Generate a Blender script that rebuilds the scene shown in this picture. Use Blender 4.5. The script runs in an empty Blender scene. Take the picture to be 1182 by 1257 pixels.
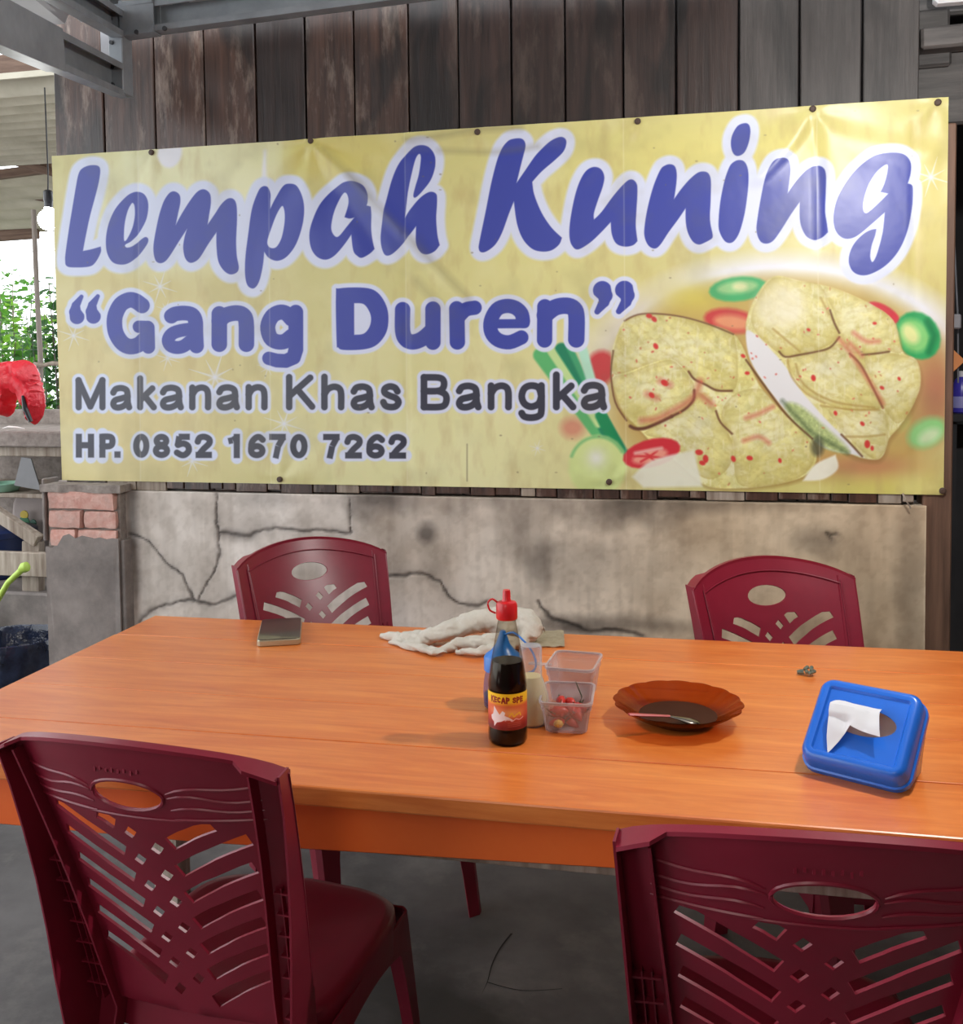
import bpy, bmesh, math, random
import numpy as np
from mathutils import Vector, Matrix, noise, geometry

# ------------------------------------------------------------------ camera, sky, lamps, exposure
C = bpy.context.scene.collection
scene = bpy.context.scene
FOC, YAW, PITCH, ROLL, PCY = 1191.19, -0.2200, 0.0487, -0.0107, 509.58
CAM = Vector((2.2815, -3.1362, 1.4328))
cy_, sy_, cp_, sp_ = math.cos(YAW), math.sin(YAW), math.cos(PITCH), math.sin(PITCH)
FWD = Vector((sy_*cp_, cy_*cp_, -sp_)); r0 = Vector((cy_, -sy_, 0)); u0 = r0.cross(FWD)
RGT = r0*math.cos(ROLL) + u0*math.sin(ROLL); UPV = -r0*math.sin(ROLL) + u0*math.cos(ROLL)
cam_data = bpy.data.cameras.new('camera'); cam = bpy.data.objects.new('camera', cam_data); C.objects.link(cam)
cam_data.sensor_width = 36.0; cam_data.lens = FOC*36.0/1257.0; cam_data.shift_y = (PCY-628.5)/1257.0
cam_data.clip_start = 0.05; cam_data.clip_end = 200
cam.matrix_world = Matrix(((RGT.x, UPV.x, -FWD.x, CAM.x), (RGT.y, UPV.y, -FWD.y, CAM.y), (RGT.z, UPV.z, -FWD.z, CAM.z), (0, 0, 0, 1)))
scene.camera = cam

world = bpy.data.worlds.new('overcast_sky'); scene.world = world; world.use_nodes = True
bg = world.node_tree.nodes['Background']; bg.inputs[0].default_value = (0.93, 0.965, 1.0, 1); bg.inputs[1].default_value = 3.1

def lamp(name, loc, watts, color, radius):
    d = bpy.data.lights.new(name, 'POINT'); d.energy = watts; d.color = color; d.shadow_soft_size = radius
    o = bpy.data.objects.new(name, d); o.location = loc; C.objects.link(o); return o
lamp('table_lamp_light', (2.9, -1.29, 2.2), 61, (1.0, 0.97, 0.93), 0.035)
lamp('front_fill_light', (1.7, -4.3, 2.1), 34, (1.0, 0.95, 0.87), 0.3)  # unseen fill light, added behind the camera to brighten apron and near chairs

vs = scene.view_settings
vs.view_transform = 'Standard'; vs.look = 'None'; vs.gamma = 1.0; vs.use_curve_mapping = False; vs.exposure = 0.0
scene.cycles.use_denoising = True

# ------------------------------------------------------------------ helpers
def ray(x, y): return FWD + RGT*((x-591)/FOC) - UPV*((y-PCY)/FOC)
def onz(x, y, z): d = ray(x, y); return CAM + d*((z-CAM.z)/d.z)
def ony(x, y, Y): d = ray(x, y); return CAM + d*((Y-CAM.y)/d.y)
def pix(P):
    d = Vector(P)-CAM; z = d.dot(FWD); return 591+FOC*d.dot(RGT)/z, PCY-FOC*d.dot(UPV)/z
def lin(c):
    return tuple((v/12.92 if v <= 0.04045 else ((v+0.055)/1.055)**2.4) for v in [k/255 for k in c]) + (1,)

def mat(name, c1, c2=None, scale=(1, 1, 1), ns=5.0, detail=5, rough=0.6, metal=0.0, bump=0.0, spec=0.5, c3=None, ps=1.5, pamt=0.5, rnd=0.0, coat=0.0, ramp=(0.3, 0.7), trans=0.0, attr=None, dist=0.0, c4=None, cr=0.3, hard=(0.48, 0.68)):
    """node material: stretched noise between c1 and c2, larger patches of c3, random value per object, bump"""
    m = bpy.data.materials.new(name); m.use_nodes = True; nt = m.node_tree; N = nt.nodes; L = nt.links
    b = N['Principled BSDF']; b.inputs['Roughness'].default_value = rough; b.inputs['Metallic'].default_value = metal
    b.inputs['Specular IOR Level'].default_value = spec; b.inputs['Coat Weight'].default_value = coat; b.inputs['Coat Roughness'].default_value = cr
    if c2 is None: c2 = c1
    tc = N.new('ShaderNodeTexCoord'); mp = N.new('ShaderNodeMapping'); mp.inputs['Scale'].default_value = scale
    oi = N.new('ShaderNodeObjectInfo'); sc = N.new('ShaderNodeMath'); sc.operation = 'MULTIPLY'; sc.inputs[1].default_value = 37.0
    L.new(oi.outputs['Random'], sc.inputs[0]); L.new(tc.outputs['Object'], mp.inputs[0])
    add = N.new('ShaderNodeVectorMath'); add.operation = 'ADD'; L.new(mp.outputs[0], add.inputs[0])
    if rnd > 0: L.new(sc.outputs[0], add.inputs[1])
    nz = N.new('ShaderNodeTexNoise'); nz.inputs['Scale'].default_value = ns; nz.inputs['Detail'].default_value = detail; nz.inputs['Roughness'].default_value = 0.62
    nz.inputs['Distortion'].default_value = dist
    L.new(add.outputs[0], nz.inputs[0])
    cr = N.new('ShaderNodeValToRGB'); cr.color_ramp.elements[0].position = ramp[0]; cr.color_ramp.elements[1].position = ramp[1]
    cr.color_ramp.elements[0].color = lin(c1); cr.color_ramp.elements[1].color = lin(c2)
    L.new(nz.outputs[0], cr.inputs[0]); col = cr.outputs[0]
    if c3 is not None:
        n2 = N.new('ShaderNodeTexNoise'); n2.inputs['Scale'].default_value = ps; n2.inputs['Detail'].default_value = 7; n2.inputs['Roughness'].default_value = 0.7
        a2 = N.new('ShaderNodeVectorMath'); a2.operation = 'ADD'; m2 = N.new('ShaderNodeMapping'); m2.inputs['Scale'].default_value = tuple(max(0.35, math.sqrt(abs(k))*0.6) for k in scale)
        L.new(tc.outputs['Object'], m2.inputs[0]); L.new(m2.outputs[0], a2.inputs[0])
        if rnd > 0: L.new(sc.outputs[0], a2.inputs[1])
        L.new(a2.outputs[0], n2.inputs[0])
        r2 = N.new('ShaderNodeValToRGB'); r2.color_ramp.elements[0].position = hard[0]; r2.color_ramp.elements[1].position = hard[1]
        r2.color_ramp.elements[1].color = (pamt, pamt, pamt, 1); L.new(n2.outputs[0], r2.inputs[0])
        mx = N.new('ShaderNodeMix'); mx.data_type = 'RGBA'; L.new(r2.outputs[0], mx.inputs[0]); L.new(col, mx.inputs[6]); mx.inputs[7].default_value = lin(c3); col = mx.outputs[2]
        if c4 is not None:     # dark blotches of their own
            n4 = N.new('ShaderNodeTexNoise'); n4.inputs['Scale'].default_value = ps*0.8; n4.inputs['Detail'].default_value = 6; n4.inputs['Distortion'].default_value = 0.6
            o4 = N.new('ShaderNodeVectorMath'); o4.operation = 'ADD'; o4.inputs[1].default_value = (17, 31, 5); L.new(a2.outputs[0], o4.inputs[0]); L.new(o4.outputs[0], n4.inputs[0])
            r4 = N.new('ShaderNodeValToRGB'); r4.color_ramp.elements[0].position = 0.53; r4.color_ramp.elements[1].position = 0.64; r4.color_ramp.elements[1].color = (.8, .8, .8, 1); L.new(n4.outputs[0], r4.inputs[0])
            m4 = N.new('ShaderNodeMix'); m4.data_type = 'RGBA'; L.new(r4.outputs[0], m4.inputs[0]); L.new(col, m4.inputs[6]); m4.inputs[7].default_value = lin(c4); col = m4.outputs[2]
    if attr:
        at = N.new('ShaderNodeAttribute'); at.attribute_name = attr
        mx = N.new('ShaderNodeMix'); mx.data_type = 'RGBA'; mx.blend_type = 'MULTIPLY'; mx.inputs[0].default_value = 1.0
        L.new(col, mx.inputs[6]); L.new(at.outputs['Color'], mx.inputs[7]); col = mx.outputs[2]
    if rnd > 0:
        hs = N.new('ShaderNodeHueSaturation'); mr = N.new('ShaderNodeMapRange'); mr.inputs['To Min'].default_value = 1-rnd; mr.inputs['To Max'].default_value = 1+rnd
        L.new(oi.outputs['Random'], mr.inputs[0]); L.new(mr.outputs[0], hs.inputs['Value']); L.new(col, hs.inputs['Color']); col = hs.outputs[0]
    L.new(col, b.inputs['Base Color'])
    if bump > 0:
        bp = N.new('ShaderNodeBump'); bp.inputs['Strength'].default_value = bump; bp.inputs['Distance'].default_value = 0.01
        L.new(nz.outputs[0], bp.inputs['Height']); L.new(bp.outputs[0], b.inputs['Normal'])
    if trans > 0:
        tr = N.new('ShaderNodeBsdfTranslucent'); L.new(col, tr.inputs[0]); ms = N.new('ShaderNodeMixShader'); ms.inputs[0].default_value = trans
        L.new(b.outputs[0], ms.inputs[1]); L.new(tr.outputs[0], ms.inputs[2]); L.new(ms.outputs[0], N['Material Output'].inputs[0])
    return m

def clear(name, tint, amount, rough=0.15, body=None):
    """see-through sheet: transparent tinted share + glossy/milky rest"""
    m = bpy.data.materials.new(name); m.use_nodes = True; nt = m.node_tree; N = nt.nodes; L = nt.links
    b = N['Principled BSDF']; b.inputs['Base Color'].default_value = lin(body if body else (6, 6, 6)); b.inputs['Roughness'].default_value = rough
    t = N.new('ShaderNodeBsdfTransparent'); t.inputs[0].default_value = lin(tint)
    fr = N.new('ShaderNodeLayerWeight'); fr.inputs[0].default_value = 0.25
    mr = N.new('ShaderNodeMapRange'); mr.inputs['To Min'].default_value = 1-amount; mr.inputs['To Max'].default_value = min(1.0, 1-amount+0.45)
    L.new(fr.outputs['Facing'], mr.inputs[0])
    ms = N.new('ShaderNodeMixShader'); L.new(mr.outputs[0], ms.inputs[0]); L.new(t.outputs[0], ms.inputs[1]); L.new(b.outputs[0], ms.inputs[2])
    L.new(ms.outputs[0], N['Material Output'].inputs[0]); return m

def image_mat(name, img, rough=0.4, spec=0.5, bump=0.0):
    m = bpy.data.materials.new(name); m.use_nodes = True; nt = m.node_tree; N = nt.nodes; L = nt.links
    b = N['Principled BSDF']; b.inputs['Roughness'].default_value = rough; b.inputs['Specular IOR Level'].default_value = spec
    t = N.new('ShaderNodeTexImage'); t.image = img; t.interpolation = 'Cubic'; L.new(t.outputs[0], b.inputs['Base Color'])
    if bump:
        tc = N.new('ShaderNodeTexCoord'); nz = N.new('ShaderNodeTexNoise'); nz.inputs['Scale'].default_value = 9; nz.inputs['Detail'].default_value = 3
        bp = N.new('ShaderNodeBump'); bp.inputs['Strength'].default_value = bump; bp.inputs['Distance'].default_value = 0.02
        L.new(tc.outputs['Object'], nz.inputs[0]); L.new(nz.outputs[0], bp.inputs['Height']); L.new(bp.outputs[0], b.inputs['Normal'])
    return m

class MB:
    """collects shapes; build() links them as one mesh object"""
    def __init__(s): s.v = []; s.f = []
    def add(s, vs, fs):
        o = len(s.v); s.v += [Vector(p) for p in vs]; s.f += [tuple(i+o for i in f) for f in fs]; return s
    def box(s, c, d, rot=None):
        hx, hy, hz = d[0]/2, d[1]/2, d[2]/2; c = Vector(c)
        vs = [Vector((x, y, z)) for x in (-hx, hx) for y in (-hy, hy) for z in (-hz, hz)]
        if rot is not None: vs = [rot @ p for p in vs]
        return s.add([c+p for p in vs], [(0, 1, 3, 2), (4, 6, 7, 5), (0, 4, 5, 1), (2, 3, 7, 6), (0, 2, 6, 4), (1, 5, 7, 3)])
    def loft(s, secs, closed=True, caps=True):
        n = len(secs[0]); o = len(s.v); s.v += [Vector(p) for q in secs for p in q]
        for i in range(len(secs)-1):
            for j in range(n if closed else n-1):
                a = o+i*n+j; b = o+i*n+(j+1) % n; s.f.append((a, b, b+n, a+n))
        if caps and closed:
            s.f.append(tuple(o+j for j in reversed(range(n)))); s.f.append(tuple(o+(len(secs)-1)*n+j for j in range(n)))
        return s
    def tube(s, path, rad, n=10, sq=1.0, caps=True):
        path = [Vector(p) for p in path]; secs = []; up = Vector((0, 0, 1))
        for i, p in enumerate(path):
            t = (path[min(i+1, len(path)-1)]-path[max(i-1, 0)]).normalized()
            a = t.cross(up)
            if a.length < 0.05: a = t.cross(Vector((1, 0, 0)))
            a.normalize(); b = a.cross(t).normalized(); r = rad[i] if isinstance(rad, (list, tuple)) else rad
            secs.append([p+a*(r*math.cos(k*2*math.pi/n))+b*(r*sq*math.sin(k*2*math.pi/n)) for k in range(n)])
        return s.loft(secs, True, caps)
    def lathe(s, prof, n=32, c=(0, 0, 0), fn=None, caps=False):
        c = Vector(c); secs = []
        for r, z in prof:
            secs.append([c+Vector((r*(fn(k*2*math.pi/n, z) if fn else 1)*math.cos(k*2*math.pi/n), r*(fn(k*2*math.pi/n, z) if fn else 1)*math.sin(k*2*math.pi/n), z)) for k in range(n)])
        return s.loft(secs, True, caps)
    def build(s, name, m, parent=None, loc=None, smooth=False, bevel=0.0, solid=0.0, seg=1, rot=None):
        me = bpy.data.meshes.new(name); me.from_pydata(s.v, [], s.f)
        bm = bmesh.new(); bm.from_mesh(me); bmesh.ops.recalc_face_normals(bm, faces=bm.faces)
        if bevel > 0:
            es = [e for e in bm.edges if len(e.link_faces) == 2 and e.calc_face_angle(0) > 0.5]
            bmesh.ops.bevel(bm, geom=es, offset=bevel, segments=seg, affect='EDGES', profile=0.5, clamp_overlap=True)
        if solid: bmesh.ops.solidify(bm, geom=bm.faces[:], thickness=solid)
        bm.to_mesh(me); bm.free()
        if smooth:
            for p in me.polygons: p.use_smooth = True
            try: me.set_sharp_from_angle(angle=math.radians(smooth if smooth is not True else 40))
            except Exception: pass
        o = bpy.data.objects.new(name, me); C.objects.link(o)
        if m: me.materials.append(m)
        if parent: o.parent = parent
        if loc is not None: o.location = loc
        if rot is not None: o.rotation_euler = rot
        return o

def tag(o, label=None, cat=None, group=None, kind=None):
    if label: o['label'] = label
    if cat: o['category'] = cat
    if group: o['group'] = group
    if kind: o['kind'] = kind
    return o
def thing(name, label, cat, loc=(0, 0, 0), rz=0.0, group=None, kind=None):
    o = bpy.data.objects.new(name, None); C.objects.link(o); o.empty_display_size = 0.05
    o.location = loc; o.rotation_euler = (0, 0, rz); return tag(o, label, cat, group, kind)
def dup(root, loc, rz, label, group=None, names=None):
    r = root.copy(); C.objects.link(r); r.location = loc; r.rotation_euler = (0, 0, rz); r['label'] = label
    if group: r['group'] = group
    for ch in list(root.children):
        c = ch.copy(); C.objects.link(c); c.parent = r
        for g in list(ch.children):
            d = g.copy(); C.objects.link(d); d.parent = c
    return r

def spath(p, k=4):
    """smoothed 3D path"""
    p = [Vector(v) for v in p]; q = [p[0]]+p+[p[-1]]; out = []
    for i in range(1, len(q)-2):
        a, b, c, d = q[i-1:i+3]
        for j in range(k): t = j/k; out.append(0.5*((2*b)+(c-a)*t+(2*a-5*b+4*c-d)*t*t+(3*b-a-3*c+d)*t**3))
    return out+[p[-1]]
def lumpy(w, d, h, amp, seed, cuts=4, fr=26):
    """box with worn corners and an uneven face"""
    bm = bmesh.new(); bmesh.ops.create_cube(bm, size=1.0); bmesh.ops.scale(bm, vec=(w, d, h), verts=bm.verts)
    es = [e for e in bm.edges]; bmesh.ops.subdivide_edges(bm, edges=es, cuts=cuts, use_grid_fill=True)
    for v in bm.verts:
        e = (abs(v.co.x) > w*.49)+(abs(v.co.y) > d*.49)+(abs(v.co.z) > h*.49)
        if e > 1: v.co *= 1-.05*(e-1)*h/max(w, .001)*1.2
        v.co += v.co.normalized()*amp*noise.noise(v.co*fr+Vector((seed*7.3, seed, 0)))+Vector((0, amp*noise.noise(v.co*fr*.5+Vector((0, seed, 9))), amp*.6*noise.noise(v.co*fr+Vector((seed, 3, 3)))))
    m = MB(); bm.verts.index_update(); m.v = [v.co.copy() for v in bm.verts]; m.f = [tuple(v.index for v in f.verts) for f in bm.faces]; bm.free(); return m
def inside(p, poly):
    x, y = p; r = False; n = len(poly)
    for i in range(n):
        x1, y1 = poly[i]; x2, y2 = poly[i-1]
        if (y1 > y) != (y2 > y) and x < (x2-x1)*(y-y1)/(y2-y1)+x1: r = not r
    return r
def plate2d(outer, holes, step):
    """triangulated 2D plate with holes and interior points: verts, faces, boundary flag"""
    pts = []; edges = []
    for loop in [outer]+holes:
        o = len(pts); pts += [Vector(p) for p in loop]; edges += [(o+i, o+(i+1) % len(loop)) for i in range(len(loop))]
    nb = len(pts); xs = [p[0] for p in outer]; ys = [p[1] for p in outer]
    y = min(ys)+step*0.5; row = 0
    while y < max(ys):
        x = min(xs)+(step*0.5 if row % 2 else step)
        while x < max(xs):
            if inside((x, y), outer) and not any(inside((x, y), h) for h in holes):
                if min((x-p[0])**2+(y-p[1])**2 for p in pts[:nb]) > (step*0.3)**2: pts.append(Vector((x, y)))
            x += step
        y += step*0.87; row += 1
    r = geometry.delaunay_2d_cdt(pts, edges, [], 0, 1e-6)
    V = r[0]; F = []
    for f in r[2]:
        c = (sum(V[i].x for i in f)/len(f), sum(V[i].y for i in f)/len(f))
        if inside(c, outer) and not any(inside(c, h) for h in holes): F.append(tuple(f))
    return V, F
def smooth_poly(pts, k=5):
    """closed Catmull-Rom through pts; a third element marks a sharp corner"""
    n = len(pts); out = []
    for i in range(n):
        p1 = pts[i]; p2 = pts[(i+1) % n]; p0 = pts[i-1] if len(p1) < 3 else p1; p3 = pts[(i+2) % n] if len(p2) < 3 else p2
        for j in range(k):
            t = j/k
            out.append(tuple(0.5*((2*p1[a])+(-p0[a]+p2[a])*t+(2*p0[a]-5*p1[a]+4*p2[a]-p3[a])*t*t+(-p0[a]+3*p1[a]-3*p2[a]+p3[a])*t**3) for a in (0, 1)))
    return out
# ------------------------------------------------------------------ flat print, drawn with numpy
def vnoise(x, y, seed):
    xi = np.floor(x).astype(np.int64); yi = np.floor(y).astype(np.int64); fx = x-xi; fy = y-yi
    def h(a, b):
        n = (a*374761393+b*668265263+seed*974711) & 0x7fffffff; n = ((n ^ (n >> 13))*1274126177) & 0x7fffffff
        return ((n ^ (n >> 16)) & 0xffff)/65535.0
    fx = fx*fx*(3-2*fx); fy = fy*fy*(3-2*fy)
    return (h(xi, yi)*(1-fx)+h(xi+1, yi)*fx)*(1-fy)+(h(xi, yi+1)*(1-fx)+h(xi+1, yi+1)*fx)*fy
def fbm(x, y, seed, o=4):
    s = 0; a = 0.5
    for k in range(o): s = s+a*vnoise(x*2**k, y*2**k, seed+k); a *= 0.5
    return s
def sd_poly(pts, X, Y):
    d = np.full(X.shape, 1e9, np.float32); ins = np.zeros(X.shape, bool); n = len(pts)
    for i in range(n):
        x1, y1 = pts[i]; x2, y2 = pts[i-1]; ex, ey = x2-x1, y2-y1; l = ex*ex+ey*ey+1e-9
        t = np.clip(((X-x1)*ex+(Y-y1)*ey)/l, 0, 1); d = np.minimum(d, (X-x1-t*ex)**2+(Y-y1-t*ey)**2)
        if abs(ey) > 1e-9: ins ^= ((y1 > Y) != (y2 > Y)) & (X < ex*(Y-y1)/ey+x1)
    return np.where(ins, -1, 1)*np.sqrt(d)
def sd_stroke(pts, rad, X, Y, flat=False):
    d = np.full(X.shape, 1e9, np.float32); n = len(pts)
    for i in range(n-1):
        x1, y1 = pts[i]; x2, y2 = pts[i+1]; ex, ey = x2-x1, y2-y1; L = math.hypot(ex, ey)+1e-9
        t = ((X-x1)*ex+(Y-y1)*ey)/(L*L); tc = np.clip(t, 0, 1)
        r1, r2 = (rad[i], rad[i+1]) if isinstance(rad, (list, tuple)) else (rad, rad)
        dd = np.hypot(X-x1-tc*ex, Y-y1-tc*ey)-(r1+(r2-r1)*tc)
        if flat: dd = np.maximum(np.maximum(np.abs((X-x1)*ey-(Y-y1)*ex)/L-r1, (t-1)*L), -t*L)
        d = np.minimum(d, dd)
    return d
def curve_open(pts, k=4):
    if len(pts) < 3: return [tuple(p) for p in pts]
    q = [pts[0]]+list(pts)+[pts[-1]]; out = []
    for i in range(1, len(q)-2):
        for j in range(k):
            t = j/k; p0, p1, p2, p3 = q[i-1:i+3]
            out.append(tuple(0.5*((2*p1[a])+(-p0[a]+p2[a])*t+(2*p0[a]-5*p1[a]+4*p2[a]-p3[a])*t*t+(-p0[a]+3*p1[a]-3*p2[a]+p3[a])*t**3) for a in (0, 1)))
    return out+[tuple(pts[-1])]

S = 1  # marks a sharp corner
SCRIPT = [  # (offset x, offset y, zoom, outline, counter)
 (70,170,4.925,[(160,185),(205,166),(255,168),(270,195),(262,260),(240,350),(205,480),(180,600),(165,682,S),(215,672),(272,655,S),(272,690),(240,750),(200,776),(100,780),(65,770),(58,740),(62,680),(90,490),(120,310),(138,220)],None),
 (70,170,4.925,[(500,325),(540,345),(560,400),(548,490),(505,570),(460,620),(425,640,S),(418,650),(432,662),(470,650),(520,610),(545,598),(560,612),(550,645),(500,710),(440,755),(385,763),(340,745),(310,690),(304,610),(320,520),(360,430),(420,360),(460,332)],[(466,392),(476,410),(478,470),(465,540),(435,605),(416,622),(412,590),(418,510),(435,440),(455,400)]),
 (70,170,4.925,[(660,370),(690,330),(720,323),(748,345),(752,390),(740,450),(725,525,S),(760,460),(810,380),(855,325),(895,310),(930,335),(937,390),(925,470),(917,522,S),(960,460),(1000,400),(1040,366),(1075,370),(1092,410),(1094,500),(1088,620),(1092,710),(1104,780),(1090,812),(1050,822),(1010,795),(980,740),(970,650),(970,568,S),(920,640),(870,720),(835,748),(805,750),(780,720),(770,660),(778,600),(793,548,S),(740,630),(690,710),(660,745),(630,755),(605,740),(592,690),(595,620),(620,490),(640,420)],None),
 (290,150,4.378,[(125,375),(150,348),(175,352),(188,385),(187,430),(187,468,S),(215,410),(255,345),(290,332),(330,345),(360,400),(371,470),(360,560),(325,660),(275,725),(225,746),(180,730),(155,697,S),(148,770),(130,850),(108,888),(85,893),(62,870),(52,810),(55,720),(70,600),(90,470)],[(250,452),(264,480),(265,540),(250,620),(225,668),(200,679),(178,668),(172,640),(190,580),(220,500)]),
 (290,150,4.378,[(590,325),(640,322),(690,345),(713,390),(712,430),(705,450,S),(728,456,S),(730,500),(728,580),(735,640),(745,682,S),(720,708),(680,730),(655,720),(633,690),(622,605,S),(580,665),(530,720),(485,740),(440,725),(408,680),(398,610),(412,540),(450,450),(500,385),(550,345)],[(585,380),(602,395),(605,440),(585,512,S),(612,519),(637,513,S),(600,560),(560,610),(538,617),(518,590),(515,550),(530,480),(560,410)]),
 (290,150,4.378,[(940,150),(985,127),(1035,135),(1068,180),(1072,240),(1050,310),(1010,365),(970,405),(955,398),(965,350),(985,280),(995,200),(988,172),(970,190),(950,260),(925,380),(910,515,S),(935,475),(990,410),(1040,378),(1075,385),(1083,420),(1078,520),(1085,610),(1097,662,S),(1070,695),(1030,713),(995,700),(972,650),(970,560,S),(920,630),(860,695),(820,718),(795,705),(780,650),(783,580),(805,450),(840,310),(880,220)],None),
 (570,140,4.925,[(260,172),(300,153),(350,153),(371,185),(362,240),(340,330),(318,420,S),(370,345),(440,245),(510,175),(570,144),(605,147),(618,175),(600,230),(545,285),(470,350),(413,413,S),(425,490),(470,600),(530,690),(592,750,S),(575,790),(530,825),(470,833),(410,815),(355,755),(320,660),(302,530,S),(270,610),(230,720),(190,790),(140,830),(105,837),(90,815),(95,770),(130,600),(170,400),(215,240)],None),
 (570,140,4.925,[(735,350),(780,325),(825,335),(847,380),(838,440),(810,520),(785,600),(785,640,S),(830,595),(900,500),(970,420),(1010,398),(1040,420),(1047,470),(1040,600),(1037,680),(1047,770,S),(1020,795),(970,803),(920,785),(893,730),(886,655,S),(830,715),(760,780),(690,820),(655,800),(638,750),(640,660),(665,520),(695,420)],None),
 (780,130,5.91,[(180,470),(215,437),(255,428),(287,445),(300,500),(295,580),(280,680,S),(330,610),(390,540),(450,490),(495,480),(530,495),(547,550),(545,680),(540,830),(560,940),(550,968,S),(510,990),(460,1008),(415,985),(380,920),(365,840),(364,745,S),(310,825),(240,920),(180,1010),(140,1037),(95,1015),(67,950),(68,870),(90,740),(130,590)],None),
 (780,130,5.91,[(740,150),(790,129),(822,140),(833,190),(820,270),(790,340),(745,367),(710,350),(692,290),(700,220)],None),
 (780,130,5.91,[(700,420),(745,397),(790,410),(815,470),(817,580),(795,760),(760,900),(725,970),(690,996),(650,985),(615,930),(602,860),(615,700),(645,550),(675,460)],None),
 (920,150,4.728,[(120,255),(150,222),(195,211),(225,225),(236,270),(230,340),(220,415,S),(270,345),(330,280),(385,254),(425,265),(442,310),(440,420),(437,520),(447,590),(453,640,S),(420,670),(375,685),(330,665),(300,610),(290,550),(290,465,S),(240,535),(180,630),(135,690),(95,706),(60,690),(40,630),(50,530),(75,390),(95,310)],None),
 (920,150,4.728,[(700,210),(760,187),(840,180),(900,195),(933,240),(932,300),(915,358,S),(940,368),(946,400),(940,500),(910,640),(860,750),(790,830),(710,878),(650,890),(600,870),(575,820),(580,760),(610,700),(660,650),(700,628),(733,622,S),(725,660),(705,720),(697,780),(708,813),(725,795),(745,740),(770,640),(782,525,S),(720,580),(650,640),(600,672),(550,677),(510,650),(488,600),(487,530),(510,440),(560,350),(620,275)],[(795,247),(798,290),(780,360),(757,408,S),(780,412),(802,417,S),(760,460),(700,515),(672,531),(656,510),(660,450),(690,360),(740,285)]),
]
BOLD = [  # second line: strokes (offset, zoom, [(points, radius)])
 (80,340,3.694,[([(354,130),(325,110),(295,105),(258,125),(234,170),(229,215),(238,260),(265,300),(300,316),(340,306),(372,275)],35),([(340,226),(380,228)],28),([(381,230),(383,318)],30)]),
 (80,340,3.694,[([(487,178),(505,168),(545,164),(580,172),(595,200),(597,250),(600,313)],33),([(590,235),(530,243),(490,258),(473,285),(482,310),(510,320),(545,312),(590,275)],29)]),
 (80,340,3.694,[([(703,168),(703,305)],35),([(703,200),(730,175),(775,164),(810,172),(825,205),(826,305)],35)]),
 (80,340,3.694,[([(1030,190),(1005,165),(975,161),(942,180),(923,225),(935,275),(965,294),(1000,292),(1030,270)],34),([(1050,160),(1050,330),(1040,365),(1005,381),(965,379),(928,369)],[33,33,32,31,31,30])]),
 (80,340,3.694,[([(60,181),(52,160),(55,130),(80,90)],[33,27,19,9])]),
 (80,340,3.694,[([(134,179),(126,158),(129,128),(154,88)],[33,27,19,9])]),
 (390,330,2.883,[([(303,145),(303,220),(315,250),(340,259),(372,248),(405,220)],27),([(410,143),(410,260)],27)]),
 (390,330,2.883,[([(494,142),(496,259)],27),([(500,170),(525,145),(557,138)],25)]),
 (390,330,2.883,[([(728,185),(722,158),(700,138),(668,132),(635,145),(614,185),(616,225),(640,252),(680,260),(722,243)],25),([(640,195),(735,194)],16)]),
 (390,330,2.883,[([(805,135),(804,252)],27),([(805,165),(840,138),(880,131),(908,142),(917,172),(916,250)],29)]),
 (390,330,2.883,[([(1008,77),(1018,95),(1014,118),(990,152)],[33,26,19,10])]),
 (390,330,2.883,[([(1086,76),(1096,94),(1092,117),(1066,151)],[33,26,19,10])]),
]
BIGD = ([(68,90),(80,70),(170,68),(215,85),(245,130),(253,180),(243,230),(210,270),(165,285),(95,287),(75,278),(70,260)],[(132,122,S),(165,125),(185,150),(192,178),(185,208),(165,230),(132,234,S)])
def ell(cx, cy, rx, ry, a0=0, a1=360, n=14): return [(cx+rx*math.cos(math.radians(a0+(a1-a0)*k/n)), cy+ry*math.sin(math.radians(a0+(a1-a0)*k/n))) for k in range(n+1)]
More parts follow.
